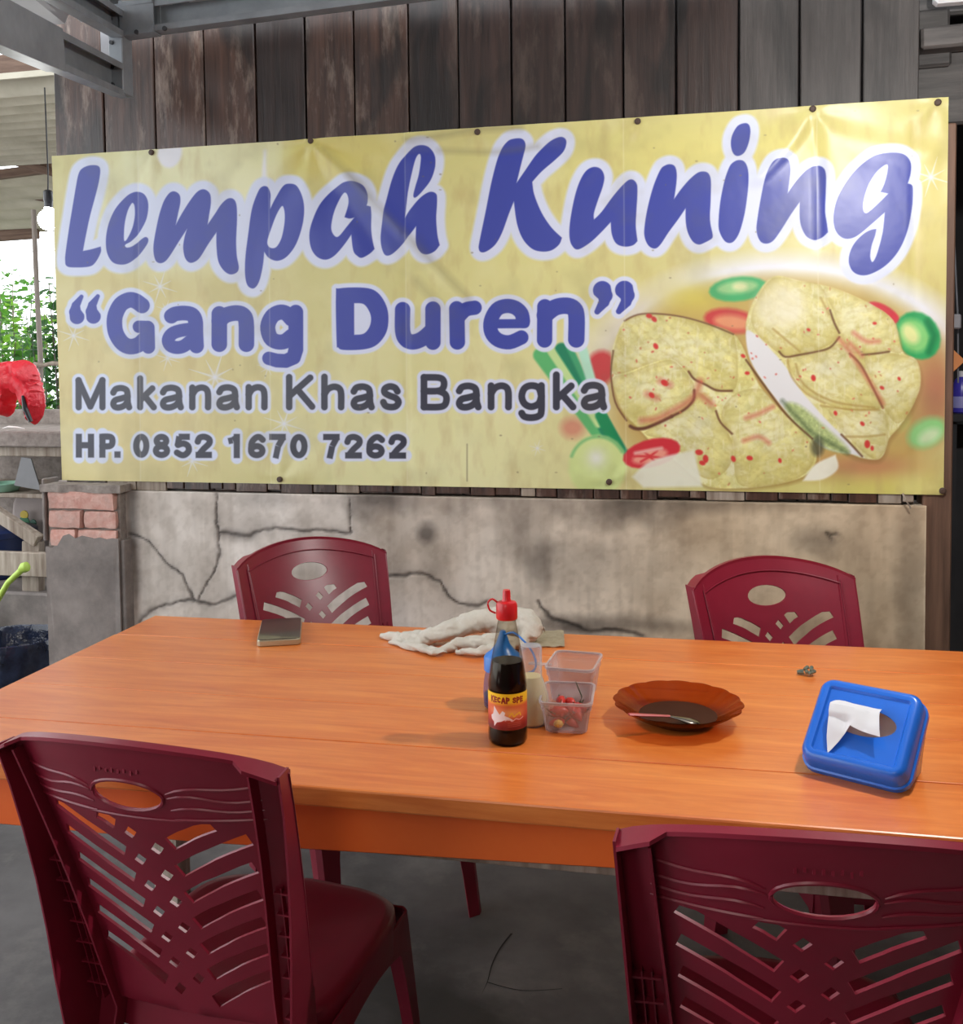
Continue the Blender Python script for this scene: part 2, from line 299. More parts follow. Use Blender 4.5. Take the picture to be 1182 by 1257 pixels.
GL = {  # x-height 1, stroke radius .12
 'a': (.88,[[(.12,.70),(.22,.84),(.45,.88),(.65,.80),(.70,.60),(.70,.35),(.76,.12)],[(.70,.54),(.45,.47),(.20,.40),(.12,.25),(.2,.13),(.4,.12),(.6,.22),(.70,.38)]]),
 'n': (.82,[[(.12,.88),(.12,.12)],[(.12,.6),(.25,.8),(.45,.88),(.63,.82),(.70,.62),(.70,.12)]]),
 'k': (.80,[[(.12,1.25),(.12,.12)],[(.62,.86),(.15,.42)],[(.32,.55),(.68,.12)]]),
 'h': (.82,[[(.12,1.25),(.12,.12)],[(.12,.6),(.25,.8),(.45,.88),(.63,.82),(.70,.62),(.70,.12)]]),
 's': (.80,[[(.64,.70),(.55,.83),(.36,.88),(.18,.80),(.17,.65),(.35,.54),(.58,.45),(.68,.30),(.58,.15),(.38,.12),(.2,.17),(.12,.30)]]),
 'K': (1.04,[[(.12,1.25),(.12,.12)],[(.85,1.23),(.14,.55)],[(.40,.8),(.92,.14)]]),
 'B': (.99,[[(.12,1.2),(.12,.12)],[(.12,1.2),(.6,1.19),(.76,1.08),(.76,.85),(.6,.71),(.12,.70)],[(.6,.70),(.80,.6),(.86,.42),(.8,.2),(.6,.12),(.12,.12)]]),
 'g': (.82,[[(.70,.88),(.70,.0),(.62,-.2),(.4,-.26),(.2,-.22),(.12,-.1)],[(.70,.5),(.62,.8),(.4,.88),(.2,.78),(.12,.5),(.2,.24),(.4,.13),(.62,.24),(.7,.5)]]),
 'M': (1.15,[[(.12,1.2),(.12,.12)],[(1.03,1.2),(1.03,.12)],[(.12,1.2),(.57,.15),(1.03,1.2)]]),
}
STRAIGHT = {('M', 2)}
DG = {  # cap height 1: (width, [(points, flat)])
 '0': (.68,[(ell(.34,.5,.21,.375),0)]), '8': (.68,[(ell(.34,.71,.18,.165),0),(ell(.34,.3,.21,.18),0)]),
 '5': (.70,[([(.62,.88),(.2,.88)],1),([(.22,.9),(.16,.5)],1),([(.17,.54),(.38,.6),(.55,.5),(.58,.3),(.45,.14),(.3,.12),(.13,.22)],0)]),
 '2': (.70,[([(.13,.68),(.2,.84),(.38,.88),(.55,.78),(.55,.6),(.35,.38),(.18,.14)],0),([(.05,.125),(.65,.125)],1)]),
 '1': (.52,[([(.38,1),(.38,0)],1),([(.36,.84),(.22,.74),(.06,.70)],1)]),
 '6': (.70,[(ell(.36,.31,.21,.185),0),([(.58,.76),(.46,.87),(.32,.84),(.18,.66),(.15,.4)],0)]),
 '7': (.68,[([(.04,.88),(.66,.88)],1),([(.56,.86),(.38,.5),(.28,0)],1)]),
 'H': (.80,[([(.14,1),(.14,0)],1),([(.66,1),(.66,0)],1),([(.14,.52),(.66,.52)],1)]),
 'P': (.70,[([(.14,1),(.14,0)],1),([(.14,.88),(.42,.88),(.54,.8),(.54,.58),(.42,.48),(.14,.48)],0)]),
 '.': (.26,[([(.13,.26),(.13,0)],1)]),
 'K': (.80,[([(.14,1),(.14,0)],1),([(.66,1),(.16,.42)],1),([(.34,.6),(.68,0)],1)]),
 'E': (.66,[([(.14,1),(.14,0)],1),([(.14,.88),(.62,.88)],1),([(.14,.5),(.56,.5)],1),([(.14,.12),(.62,.12)],1)]),
 'C': (.72,[(ell(.38,.5,.24,.38,45,315),0)]),
 'A': (.80,[([(.1,0),(.4,.95),(.7,0)],0),([(.22,.3),(.58,.3)],1)]),
 'S': (.70,[([(.58,.74),(.45,.88),(.25,.86),(.15,.72),(.25,.56),(.48,.46),(.58,.3),(.48,.14),(.28,.12),(.12,.26)],0)]),
}
class Canvas:
    def __init__(s, X, Y, base): s.X = X; s.Y = Y; s.rgb = np.zeros(X.shape+(3,), np.float32)+np.array(base, np.float32)
    def win(s, x0, y0, x1, y1):
        m = (s.X >= x0) & (s.X <= x1) & (s.Y >= y0) & (s.Y <= y1); r = np.where(m.any(1))[0]; c = np.where(m.any(0))[0]
        if len(r) == 0 or len(c) == 0: return None
        return slice(r[0], r[-1]+1), slice(c[0], c[-1]+1)
    def blend(s, w, a, col): s.rgb[w] += a[..., None]*(np.array(col, np.float32)-s.rgb[w])
    def poly(s, pts, col, soft=0.8, alpha=1.0, noise_amt=0, seed=1, ns=9.0, grow=0):
        xs = [p[0] for p in pts]; ys = [p[1] for p in pts]; k = soft*2+grow+2; w = s.win(min(xs)-k, min(ys)-k, max(xs)+k, max(ys)+k)
        if w is None: return
        d = sd_poly(pts, s.X[w], s.Y[w])-grow; a = np.clip(0.5-d/(2*soft), 0, 1)*alpha
        col = np.array(col, np.float32)
        if noise_amt:
            n = (fbm(s.X[w]/ns, s.Y[w]/ns, seed)-0.47)*noise_amt; s.rgb[w] += a[..., None]*(col+n[..., None]*np.array((1, 0.95, 0.7))-s.rgb[w])
        else: s.blend(w, a, col)
    def stroke(s, pts, rad, col, soft=0.7, alpha=1.0, flat=False):
        r = max(rad) if isinstance(rad, (list, tuple)) else rad; xs = [p[0] for p in pts]; ys = [p[1] for p in pts]; k = r+soft*2+2
        w = s.win(min(xs)-k, min(ys)-k, max(xs)+k, max(ys)+k)
        if w is None: return
        s.blend(w, np.clip(0.5-sd_stroke(pts, rad, s.X[w], s.Y[w], flat)/(2*soft), 0, 1)*alpha, col)
    def gauss(s, cx, cy, rx, ry, col, alpha):
        s.blend((slice(None), slice(None)), alpha*np.exp(-((s.X-cx)/rx)**2-((s.Y-cy)/ry)**2), col)
    def image(s, name):
        h, w = s.X.shape; img = bpy.data.images.new(name, w, h); a = np.ones((h, w, 4), np.float32)
        a[..., :3] = np.clip(s.rgb/255.0, 0, 1); img.pixels.foreach_set(np.ascontiguousarray(a).ravel()); img.update(); img.pack(); return img

BX0, BX1, BZ0, BZ1 = 0.0, 3.0, 1.037, 2.2142
def banner_image():
    W, H = 2000, 784
    wx = BX0+(np.arange(W)+0.5)/W*(BX1-BX0); wz = BZ0+(np.arange(H)+0.5)/H*(BZ1-BZ0); GX, GZ = np.meshgrid(wx, wz)
    dx, dy, dz = GX-CAM.x, -CAM.y, GZ-CAM.z
    dep = dx*FWD.x+dy*FWD.y+dz*FWD.z
    X = (591+FOC*(dx*RGT.x+dy*RGT.y+dz*RGT.z)/dep).astype(np.float32); Y = (PCY-FOC*(dx*UPV.x+dy*UPV.y+dz*UPV.z)/dep).astype(np.float32)
    c = Canvas(X, Y, (204, 199, 136)); al = (slice(None), slice(None)); rnd = random.Random(5)
    # yellow ground
    c.gauss(150, 480, 190, 190, (219, 200, 142), .8); c.gauss(560, 560, 190, 130, (231, 231, 178), .85); c.gauss(640, 300, 170, 120, (226, 222, 150), .6)
    c.gauss(1130, 250, 160, 160, (208, 194, 112), .7); c.gauss(1090, 600, 170, 40, (208, 200, 104), .8); c.gauss(900, 200, 200, 60, (222, 212, 118), .6); c.gauss(400, 190, 120, 40, (222, 208, 112), .7)
    c.poly(smooth_poly([(150,170,S),(348,165,S),(352,200),(345,250),(320,300),(250,330),(150,330),(110,260)]), (226, 226, 182), 14, .75)
    c.poly([(152,185),(347,168),(349,240),(340,300),(300,330),(160,300)], (228, 230, 190), 2.5, .35)
    c.blend(al, np.clip((fbm(X/60, Y/60, 3)-.45)*1.0, 0, .4), (235, 232, 190)); c.blend(al, np.clip((fbm(X/14, Y/40, 9)-.5)*.9, 0, .3), (176, 150, 100))
    # dish
    e = np.sqrt(((X-960)/225)**2+((Y-478)/148)**2); ang = (Y-478)/148/np.maximum(e, .01)
    c.blend(al, np.clip(1.05-np.abs(e-1.02)/.16, 0, 1)*np.clip(.35-ang, 0, 1)*.95, (226, 230, 240))
    c.blend(al, np.clip((1.0-e)/.14, 0, 1)*.9*np.clip((X-700)/60, 0, 1)*np.clip((598-Y)/40, 0, 1), (188, 160, 92))
    c.gauss(850, 365, 50, 22, (205, 195, 90), .8); c.gauss(1148, 480, 26, 55, (172, 112, 90), .85); c.gauss(1060, 572, 70, 14, (186, 120, 90), .7); c.gauss(790, 470, 50, 90, (190, 160, 100), .55)
    # tomatoes, leek, lime
    def ob(cx, cy, rx, ry, rot=0, n=18):
        q = math.radians(rot); return [(cx+rx*math.cos(t)*math.cos(q)-ry*math.sin(t)*math.sin(q), cy+rx*math.cos(t)*math.sin(q)+ry*math.sin(t)*math.cos(q)) for t in [k*2*math.pi/n for k in range(n)]]
    c.poly(ob(906,355,36,15,-6), (70, 176, 110), 2); c.poly(ob(905,353,25,8,-6), (150, 205, 140), 3); c.poly(ob(908,352,9,5), (215, 225, 170), 3)
    c.poly(ob(897,394,33,15,8), (196, 66, 66), 3); c.poly(ob(900,396,24,9,8), (224, 150, 110), 4); c.poly(ob(1084,384,22,9,30), (202, 52, 66), 1.5)
    c.poly(ob(737,452,18,22,20), (196, 62, 66), 4); c.poly(ob(703,525,14,12), (206, 130, 110), 6, .8)
    c.poly(ob(1126,412,26,31,-35), (46, 160, 92), 2); c.poly(ob(1121,412,18,22,-35), (130, 205, 120), 4); c.poly(ob(1117,410,9,13,-35), (225, 232, 160), 4); c.stroke([(1138,395),(1146,412),(1140,432)], 4, (24, 128, 74), 3)
    c.poly(ob(1137,531,25,17,-28), (140, 205, 130), 5); c.poly(ob(1140,535,14,8,-28), (200, 226, 180), 5); c.poly(ob(1100,512,14,16), (176, 210, 120), 6, .8)
    for a, b, r, col in [((664,436),(748,548),9,(90,180,110)),((690,430),(764,560),9,(20,128,92)),((678,432),(735,520),5,(190,220,150)),((700,428),(755,545),4,(60,160,110)),((715,428),(738,510),6,(176,224,200)),((738,510),(764,562),7,(18,136,84))]: c.stroke([a, b], r, col, 1.6)
    c.poly(ob(734,572,36,38,10), (206, 222, 148), 3); c.stroke(ell(734,572,34,36,200,330), 1.5, (120,190,120), 2); c.gauss(732, 562, 12, 12, (226, 228, 228), .8)
    # fish steaks
    f1 = smooth_poly([(767,394),(783,387),(806,386),(838,389),(870,398),(905,415),(930,470),(965,510),(990,530),(1002,560),(985,585),(930,597),(870,597),(835,570),(805,548),(785,527),(765,505),(755,480),(750,455),(752,430),(760,405)])
    c.poly([(x+2, y+3) for x, y in f1], (150, 120, 60), 3, .7); c.poly(f1, (220, 216, 146), 1, 1, 60, 11, 10)
    o6 = lambda L: [(880+p[0]/3.94, 320+p[1]/3.94) if len(p) < 3 else (880+p[0]/3.94, 320+p[1]/3.94, S) for p in L]
    f2 = smooth_poly(o6([(140,330),(180,190),(270,80),(400,100),(550,130),(720,200),(850,290),(895,440),(960,480),(982,580),(950,690),(880,800),(830,860),(800,940),(750,960),(640,930),(500,830),(330,700),(200,550)]))
    c.poly([(x+1, y+4) for x, y in f2], (140, 105, 60), 4, .7); c.poly(f2, (218, 212, 144), 1, 1, 55, 21, 11)
    w = c.win(745, 330, 1135, 600); XX, YY = c.X[w], c.Y[w]
    inf = np.maximum(np.clip(.5-sd_poly(f1, XX, YY)/3, 0, 1), np.clip(.5-sd_poly(f2, XX, YY)/3, 0, 1))
    c.blend(w, inf*np.clip((fbm(XX/16, YY/10, 31)-.46)*3, 0, .6), (232, 232, 198)); c.blend(w, inf*np.clip((fbm(XX/5, YY/4, 37)-.52)*4, 0, .3), (190, 176, 98)); c.blend(w, inf*np.clip((fbm(XX/34, YY/22, 61)-.5)*2.2, 0, .45), (196, 186, 104)); c.blend(w, inf*np.clip((fbm(XX/4, YY/14, 67)-.55)*4, 0, .35), (236, 234, 206))
    o5 = lambda L: [(640+p[0]/4.335, 320+p[1]/4.335) for p in L]
    lobes = [o5([(490,600),(492,480),(550,322),(620,292),(720,287),(860,302),(1000,342),(1127,392),(1150,600),(1127,690),(1040,688),(980,662),(920,636),(880,590),(800,522),(700,542),(570,590)]), o5([(490,625),(570,600),(700,550),(800,530),(880,600),(918,660),(913,740),(868,790),(790,835),(660,888),(600,886),(550,830),(505,740)]),
             o5([(655,915),(800,845),(900,775),(940,700),(1030,775),(1055,850),(1100,920),(1130,1000),(1100,1100),(1020,1160),(930,1130),(850,1020),(760,955)]), o5([(1062,830),(1100,740),(1180,690),(1290,690),(1400,800),(1500,910),(1560,1040),(1480,1150),(1300,1195),(1150,1180),(1130,980),(1100,900)]),
             o6([(190,200),(270,85),(400,103),(500,122),(550,250),(588,362),(480,435),(330,458),(250,410),(190,350),(165,280)]), o6([(520,128),(720,203),(850,292),(893,438),(820,438),(700,448),(640,438),(600,358),(565,250)]), o6([(340,472),(480,447),(600,405),(690,505),(740,595),(798,708),(640,722),(520,688),(410,610)]),
             o6([(712,462),(830,448),(958,482),(980,580),(948,690),(880,785),(820,735),(755,590)]), o6([(535,722),(640,732),(798,724),(826,860),(798,936),(752,956),(650,870)])]
    for k, lb in enumerate(lobes):
        lb = smooth_poly(lb, 4); dd = sd_poly(lb, XX, YY); lx = sum(p[0] for p in lb)/len(lb); ly = sum(p[1] for p in lb)/len(lb); ins = np.clip(.5-dd/1.5, 0, 1)
        c.blend(w, ins*np.exp(np.minimum(dd, 0)/4)*.42, (170, 150, 78)); c.blend(w, ins*.75*np.exp(-((XX-lx+7)/30)**2-((YY-ly+8)/20)**2)*np.clip(fbm(XX/9, YY/6, 70+k)*1.9-.25, 0, 1), (240, 240, 208))
        wv = np.sin((XX*(.35 if k % 2 else -.5)+YY*.8+20*fbm(XX/24, YY/24, 91+k))/1.7); c.blend(w, ins*np.clip(wv-.3, 0, 1)*.2, (176, 160, 92)); c.blend(w, ins*np.clip(YY-ly-8, 0, 30)/30*.28, (180, 166, 84))
    c.poly(smooth_poly(o6([(185,200),(300,110),(420,180),(400,300),(300,330),(210,300)])), (234, 230, 205), 9, .6)
    skin = smooth_poly(o6([(140,345),(190,360),(260,430),(330,510),(400,620),(520,760),(620,860),(712,952,S),(650,935),(560,920),(480,880),(350,750),(240,610),(160,480)]))
    c.poly(skin, (222, 224, 226), 1.2); c.poly(smooth_poly(o6([(330,690),(400,700),(520,800),(640,920),(560,920),(450,860),(350,750)])), (166, 186, 112), 3, .85, 90, 8, 3); c.stroke([(960,492),(995,530),(1040,556)], 2, (60, 80, 50), 3, .6)
    def L6(L, r, col, soft=1.2, al_=1): c.stroke(curve_open(o6(L)), r, col, soft, al_)
    def L5(L, r, col, soft=1.2, al_=1): c.stroke(curve_open([(640+x/4.335, 320+y/4.335) for x, y in L]), r, col, soft, al_)
    for L in ([(300,440),(330,465),(400,455),(480,440),(545,420),(590,370)], [(545,240),(565,300),(590,350)], [(640,450),(690,500),(740,590),(800,710)], [(700,455),(760,450),(830,440)], [(140,480),(240,620),(340,750),(460,860)], [(600,840),(640,880),(700,945)]): L6(L, 1.0, (96, 60, 36))
    for L in ([(340,480),(360,560),(430,640),(520,690)], [(380,500),(420,600),(560,680),(760,710)], [(500,700),(640,720),(780,720)], [(620,850),(720,850),(810,840)], [(270,330),(400,440)], [(500,180),(540,260)]): L6(L, .9, (160, 128, 62), 1.5, .7)
    for L, r in (([(580,880),(610,893),(660,890),(730,862),(800,828)], 2), ([(800,828),(870,790),(915,740),(920,690)], 1.6), ([(890,590),(920,630),(980,660),(1040,690),(1120,692)], 1.1), ([(1035,800),(1060,860),(1120,920)], 1), ([(490,480),(478,600),(500,750),(560,850)], .8), ([(550,320),(620,288),(720,283),(860,300),(1000,340),(1127,392)], .7)): L5(L, r, (98, 58, 40))
    for L in ([(640,850),(720,840),(800,800),(900,740),(935,690),(950,640)], [(740,640),(790,660)], [(670,710),(720,730)], [(960,720),(1010,760)]): L5(L, 3, (196, 96, 84), 4, .7)
    for L in ([(590,380),(640,440),(680,500),(740,590),(800,690)], [(640,400),(700,460)], [(660,350),(720,390),(780,390)], [(130,870),(200,850),(250,880)], [(140,760),(200,740),(270,705)]): L6(L, 2.2, (200, 96, 84), 3, .65)
    for x, y, r in [(998,464,4),(1082,476,3),(1058,520,3.2),(1064,545,5),(1070,550,3),(1025,507,3),(1073,397,2.5),(1103,465,2.5),(992,405,2.5),(866,563,5),(858,555,5),(862,568,4),(797,388,4),(803,392,4),(805,425,4),(816,470,5),(800,485,4),(900,563,4),(920,562,4),(957,565,3),(912,437,3),(917,458,3)]: c.poly(ob(x,y,r,r*.7,rnd.randint(0,90),10), (206, 56, 54), 1)
    for k in range(150):
        x, y = rnd.uniform(752, 1130), rnd.uniform(340, 597)
        if inside((x, y), f1) or inside((x, y), f2): c.poly(ob(x,y,rnd.uniform(.8,2.2),rnd.uniform(.6,1.3),rnd.randint(0,180),7), rnd.choice([(200,84,70),(190,120,80),(214,104,90)]), .9, .85)
    c.poly(ob(800,556,36,17,-14), (200, 44, 56), 1.5); c.poly(ob(798,560,22,8,-14), (228, 150, 130), 3); [c.stroke([(798,560),(798+19*math.cos(q), 560+8*math.sin(q))], 1.3, (206, 52, 60), 1.2) for q in (.3, 1.2, 2.2, 3.2, 4.2, 5.2)]; c.stroke([(780,556),(812,550)], 2, (226,170,160), 2)
    c.poly(smooth_poly([(776,585,S),(800,565),(852,552,S),(862,597,S),(790,598,S)]), (226, 228, 212), 2, .9); c.poly(smooth_poly([(985,590,S),(1000,570),(1025,558,S),(1028,575),(1010,588)]), (232, 232, 214), 1.5); c.poly(ob(1003,548,8,12), (60, 66, 54), 3, .7)
    # sparkles
    for x, y, r in [(198,352,22),(92,412,20),(265,463,34),(350,520,26),(205,380,12),(1142,218,26),(660,550,11),(237,566,20),(330,452,14),(207,440,16)]:
        w = c.win(x-r*1.2, y-r*1.2, x+r*1.2, y+r*1.2); dx_, dy_ = c.X[w]-x, c.Y[w]-y; rr = np.hypot(dx_, dy_); a = np.exp(-(rr/(r*.16))**2)
        for k in range(8):
            q = k*math.pi/4+.3; L_ = r*(1 if k % 2 == 0 else .7); t = dx_*math.cos(q)+dy_*math.sin(q); p = np.abs(-dx_*math.sin(q)+dy_*math.cos(q))
            a = np.maximum(a, np.clip(1-p/(r*.07*np.clip(1-t/L_, .05, 1)+.3), 0, 1)*(t > 0)*(t < L_)*.85)
        c.blend(w, np.clip(a, 0, 1)*.9, (222, 226, 240))
    c.poly(ob(210,188,15,19,10), (226, 228, 246), 2, .8); c.poly([(322,232),(326,188),(331,232)], (228,230,236), 2, .8); c.stroke([(326,186),(326,240)], 2.5, (228,230,238), 2, .6)
    # script words: halo first, then the letters
    HALO, BLUE, INK = (212, 220, 242), (58, 70, 162), (54, 56, 72)
    sets = []
    for ox, oy, z, out, cnt in SCRIPT:
        q = lambda L: [(ox+p[0]/z, oy+p[1]/z)+tuple(p[2:]) for p in L]
        sets.append((smooth_poly(q(out)), smooth_poly(q(cnt)) if cnt else None))
    for o, k in sets: c.poly(o, HALO, 1.8, 1, grow=11.0)
    for o, k in sets:
        c.poly(o, BLUE, .55)
        if k: c.poly(k, HALO, .55)
    Dq = [[(390+p[0]/2.883, 330+p[1]/2.883)+tuple(p[2:]) for p in L] for L in BIGD]; Do, Dc = smooth_poly(Dq[0]), smooth_poly(Dq[1])
    def strokes(grow, col, soft):
        for ox, oy, z, L in BOLD:
            for pts, r in L:
                if isinstance(r, list):
                    p2 = [(ox+a/z, oy+b/z) for a, b in pts]; c.stroke(p2, [k/z+grow for k in r], col, soft)
                else: c.stroke(curve_open([(ox+a/z, oy+b/z) for a, b in pts]), r/z+grow, col, soft)
    strokes(5.6, HALO, 1.0); c.poly(Do, HALO, 1, 1, grow=5.6); strokes(0, BLUE, .55); c.poly(Do, BLUE, .55); c.poly(Dc, HALO, .55)
    text = [('M',94.4,131.2),('a',137,163.6),('k',169.8,193.8),('a',197.4,227.3),('n',233.3,260.4),('a',266.4,295.8),('n',302.4,329.7),('K',351.9,388.4),('h',395,424),('a',431.2,461),('s',467.5,494),('B',516.7,553.7),('a',560,592),('n',599,629),('g',636,670),('k',679,708),('a',713,745.8)]
    for grow, col in ((4.2, HALO), (0, INK)):
        for ch, x0, x1 in text:
            xh = 31+(x0-137)/576*4; wd, L = GL[ch]; sx = (x1-x0)/wd
            for j, P in enumerate(L):
                P2 = [(x0+px*sx, 503.6-py_*xh) for px, py_ in P]
                c.stroke(P2 if (ch, j) in STRAIGHT else curve_open(P2), .12*xh+grow, col, .6 if grow == 0 else .9)
    num = [('H',94.4,117.4),('P',123.2,143.9),('.',142.6,149),('0',164.9,185),('8',188.7,210.9),('5',214.6,236.8),('2',239.7,262.7),('1',279.5,296.3),('6',304.4,327.4),('7',330.3,352.7),('0',356.8,379.2),('7',396.5,418.5),('2',423,446.8),('6',449,474),('2',477,500.8)]
    for grow, col in ((3.6, HALO), (0, INK)):
        for ch, x0, x1 in num:
            yb = 561.4+(x0-94)*.0034; h = 29+(x0-94)*.0026; wd, L = DG[ch]; sx = (x1-x0)/wd
            for P, flat in L:
                P2 = [(x0+px*sx, yb-py_*h) for px, py_ in P]; c.stroke(P2 if flat else curve_open(P2, 3), 3.7+grow, col, .6 if grow == 0 else .9, 1, bool(flat) and grow == 0)
    # grime rubbed into the vinyl, fold line
    for L, r, a in (([(430,215),(480,270),(540,330),(575,365)], 4, .28), ([(500,172),(545,167),(585,160),(640,158)], 2.5, .4), ([(540,185),(610,187),(660,180)], 2, .35), ([(512,345),(540,375)], 5, .2), ([(400,185),(440,225)], 4, .2)): c.stroke(curve_open(L), r, (120, 112, 84), 5, a)
    for k in range(70):
        x, y = rnd.uniform(70, 1160), rnd.uniform(130, 600); c.poly(ob(x,y,rnd.uniform(.5,1.6),rnd.uniform(.4,1.0),0,6), (120, 108, 82), .8, .7)
    for x in (170, 330, 497, 765, 1002): c.stroke([(x, 120), (x+4, 610)], .5, (236, 234, 210), .8, .35)
    c.stroke([(574,545),(574,590)], .6, (120,112,90), .8, .7)
    c.blend(al, np.clip((fbm(X/45, Y/45, 77)-.5)*.55, 0, .16), (120, 112, 80))
    return c.image('banner_print')

def label_image():
    W, H = 320, 200; X, Y = np.meshgrid(np.arange(W)*200.0/W, (H-1-np.arange(H))*125.0/H); X = X.astype(np.float32); Y = Y.astype(np.float32)
    c = Canvas(X, Y, (196, 60, 48)); al = (slice(None), slice(None))
    c.blend(al, np.clip((125-Y-15)/95, 0, 1), (222, 110, 60)); c.blend(al, np.clip((Y-78)/40, 0, 1), (120, 22, 26)); c.blend(al, np.clip((44-Y)/16, 0, 1), (246, 206, 40))
    c.gauss(110, 66, 40, 18, (244, 190, 110), .8); c.gauss(60, 60, 26, 14, (236, 160, 120), .6)
    x = 43
    for ch in 'KECAP SPE':
        if ch == ' ': x += 7; continue
        wd, L = DG[ch]; h = 19
        for P, flat in L: c.stroke([(x+px*15.5, 31-py_*h) for px, py_ in P] if flat else curve_open([(x+px*15.5, 31-py_*h) for px, py_ in P], 3), 2.3, (140, 30, 30), .6)
        x += wd*15.5+1.4
    horse = [(265,870),(290,910),(310,940),(330,905),(350,920),(345,945),(375,960),(412,990),(380,985),(345,985),(320,1000),(290,1010),(265,1050),(262,1010),(240,990),(235,960),(255,940),(262,905)]
    c.poly([(44+(px-235)*.42, 42+(py_-865)*.40) for px, py_ in horse], (240, 230, 232), .8)
    for L in ([(104,76),(112,66),(118,78),(126,70)], [(128,72),(136,66),(140,76)]): c.stroke(curve_open(L), 2, (240, 190, 50), 1)
    c.stroke(curve_open([(92,92),(104,86),(112,94),(124,86),(136,90),(150,84)]), 1.4, (238, 190, 190), .8)
    for k in range(3): c.stroke([(100,100+k*6),(140,99+k*6)], .8, (214,140,120), .8, .7)
    return c.image('sauce_label_print')
# ------------------------------------------------------------------ materials
rng = random.Random(7)
WOODWALL = mat('old_plank_wood', (42, 28, 24), (86, 61, 50), (14, 14, 0.9), 3.0, 6, 0.36, bump=0.25, c3=(150, 134, 122), ps=4.5, pamt=0.7, rnd=0.25, spec=0.6, c4=(22, 17, 16), hard=(.52, .66))
WOODMID = mat('dark_plank_wood', (32, 23, 21), (64, 47, 42), (14, 14, 0.9), 3.0, 6, 0.36, bump=0.25, c3=(96, 82, 74), ps=4.5, pamt=0.5, rnd=0.22, spec=0.6, c4=(16, 13, 13), hard=(.54, .66))
WOODGREY = mat('grey_plank_wood', (40, 37, 36), (74, 69, 67), (14, 14, 0.9), 3.0, 6, 0.5, bump=0.2, c3=(44, 38, 36), ps=3.0, pamt=0.8, rnd=0.18, c4=(24, 22, 22))
WOODRAW = mat('raw_pale_wood', (120, 104, 90), (176, 164, 150), (10, 10, 1), 4.0, 5, 0.7, bump=0.15, rnd=0.15)
WOODPOST = mat('brown_post_wood', (78, 56, 44), (122, 92, 74), (12, 12, 0.8), 3.0, 6, 0.6, bump=0.2)
WOODDARK = mat('dark_board_wood', (52, 50, 50), (92, 88, 86), (1, 12, 12), 3.0, 6, 0.6, bump=0.25, rnd=0.2)
STEEL = mat('galvanised_steel', (128, 134, 140), (152, 158, 164), (1, 1, 1), 9.0, 4, 0.42, 0.15, rnd=0.06)
CONC = mat('floor_concrete', (70, 68, 68), (112, 110, 110), (1, 1, 1), 2.6, 9, 0.7, bump=0.35, c3=(138, 134, 130), ps=3.1, pamt=0.6, c4=(52, 51, 50), hard=(.53, .70))
PLASTER = mat('stained_plaster', (220, 211, 202), (246, 238, 230), (1, 1, 1), 2.4, 8, 0.8, bump=0.3, attr='stain')
PLASTER2 = mat('dark_render', (104, 96, 92), (150, 140, 134), (1, 1, 1), 6.0, 7, 0.75, bump=0.35, c3=(72, 68, 68), ps=4.0, pamt=0.6)
BRICK = mat('pink_brick', (196, 140, 126), (218, 180, 168), (1, 1, 1), 26, 6, 0.85, bump=0.7, c3=(166, 150, 142), ps=9, pamt=0.75, rnd=0.1)
MORTAR = mat('mortar', (120, 110, 104), (158, 148, 140), (1, 1, 1), 30, 6, 0.9, bump=0.7)
ORANGE = mat('orange_varnished_wood', (212, 104, 36), (236, 140, 66), (1.2, 13, 13), 2.4, 7, 0.36, bump=0.06, c3=(196, 88, 30), ps=3.4, pamt=0.45, spec=0.5, dist=1.4, coat=0.5, cr=.28)
ORANGE2 = mat('orange_paint', (234, 102, 36), (242, 116, 48), (1, 1, 1), 6, 5, 0.4, bump=0.03)
RED = mat('maroon_plastic', (126, 23, 44), (140, 32, 54), (1, 1, 1), 7, 5, 0.34, bump=0.02, c3=(112, 36, 52), ps=5, pamt=0.5)
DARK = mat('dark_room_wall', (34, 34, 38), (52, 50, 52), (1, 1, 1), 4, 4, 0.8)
SHEET = mat('roof_sheet_metal', (196, 198, 200), (210, 212, 214), (1, 1, 1), 3, 3, 0.5, 0.0, trans=.06)
ASBESTOS = mat('corrugated_sheet', (176, 170, 152), (206, 200, 184), (1, 1, 1), 4, 6, 0.8, trans=0.25)
BLACKP = mat('black_plastic', (20, 20, 24), (30, 30, 34), (1, 1, 1), 6, 3, 0.3)
def plain(name, c, rough=0.45, metal=0.0, **k): return mat(name, c, tuple(min(255, v+8) for v in c), (1, 1, 1), 12, 3, rough, metal, **k)

# ------------------------------------------------------------------ floor and back wall
o = MB().box((2.0, -0.5, -0.05), (14, 12, 0.1)).build('floor', CONC); tag(o, kind='structure', label='dark grey worn concrete floor under the table'); flo = o

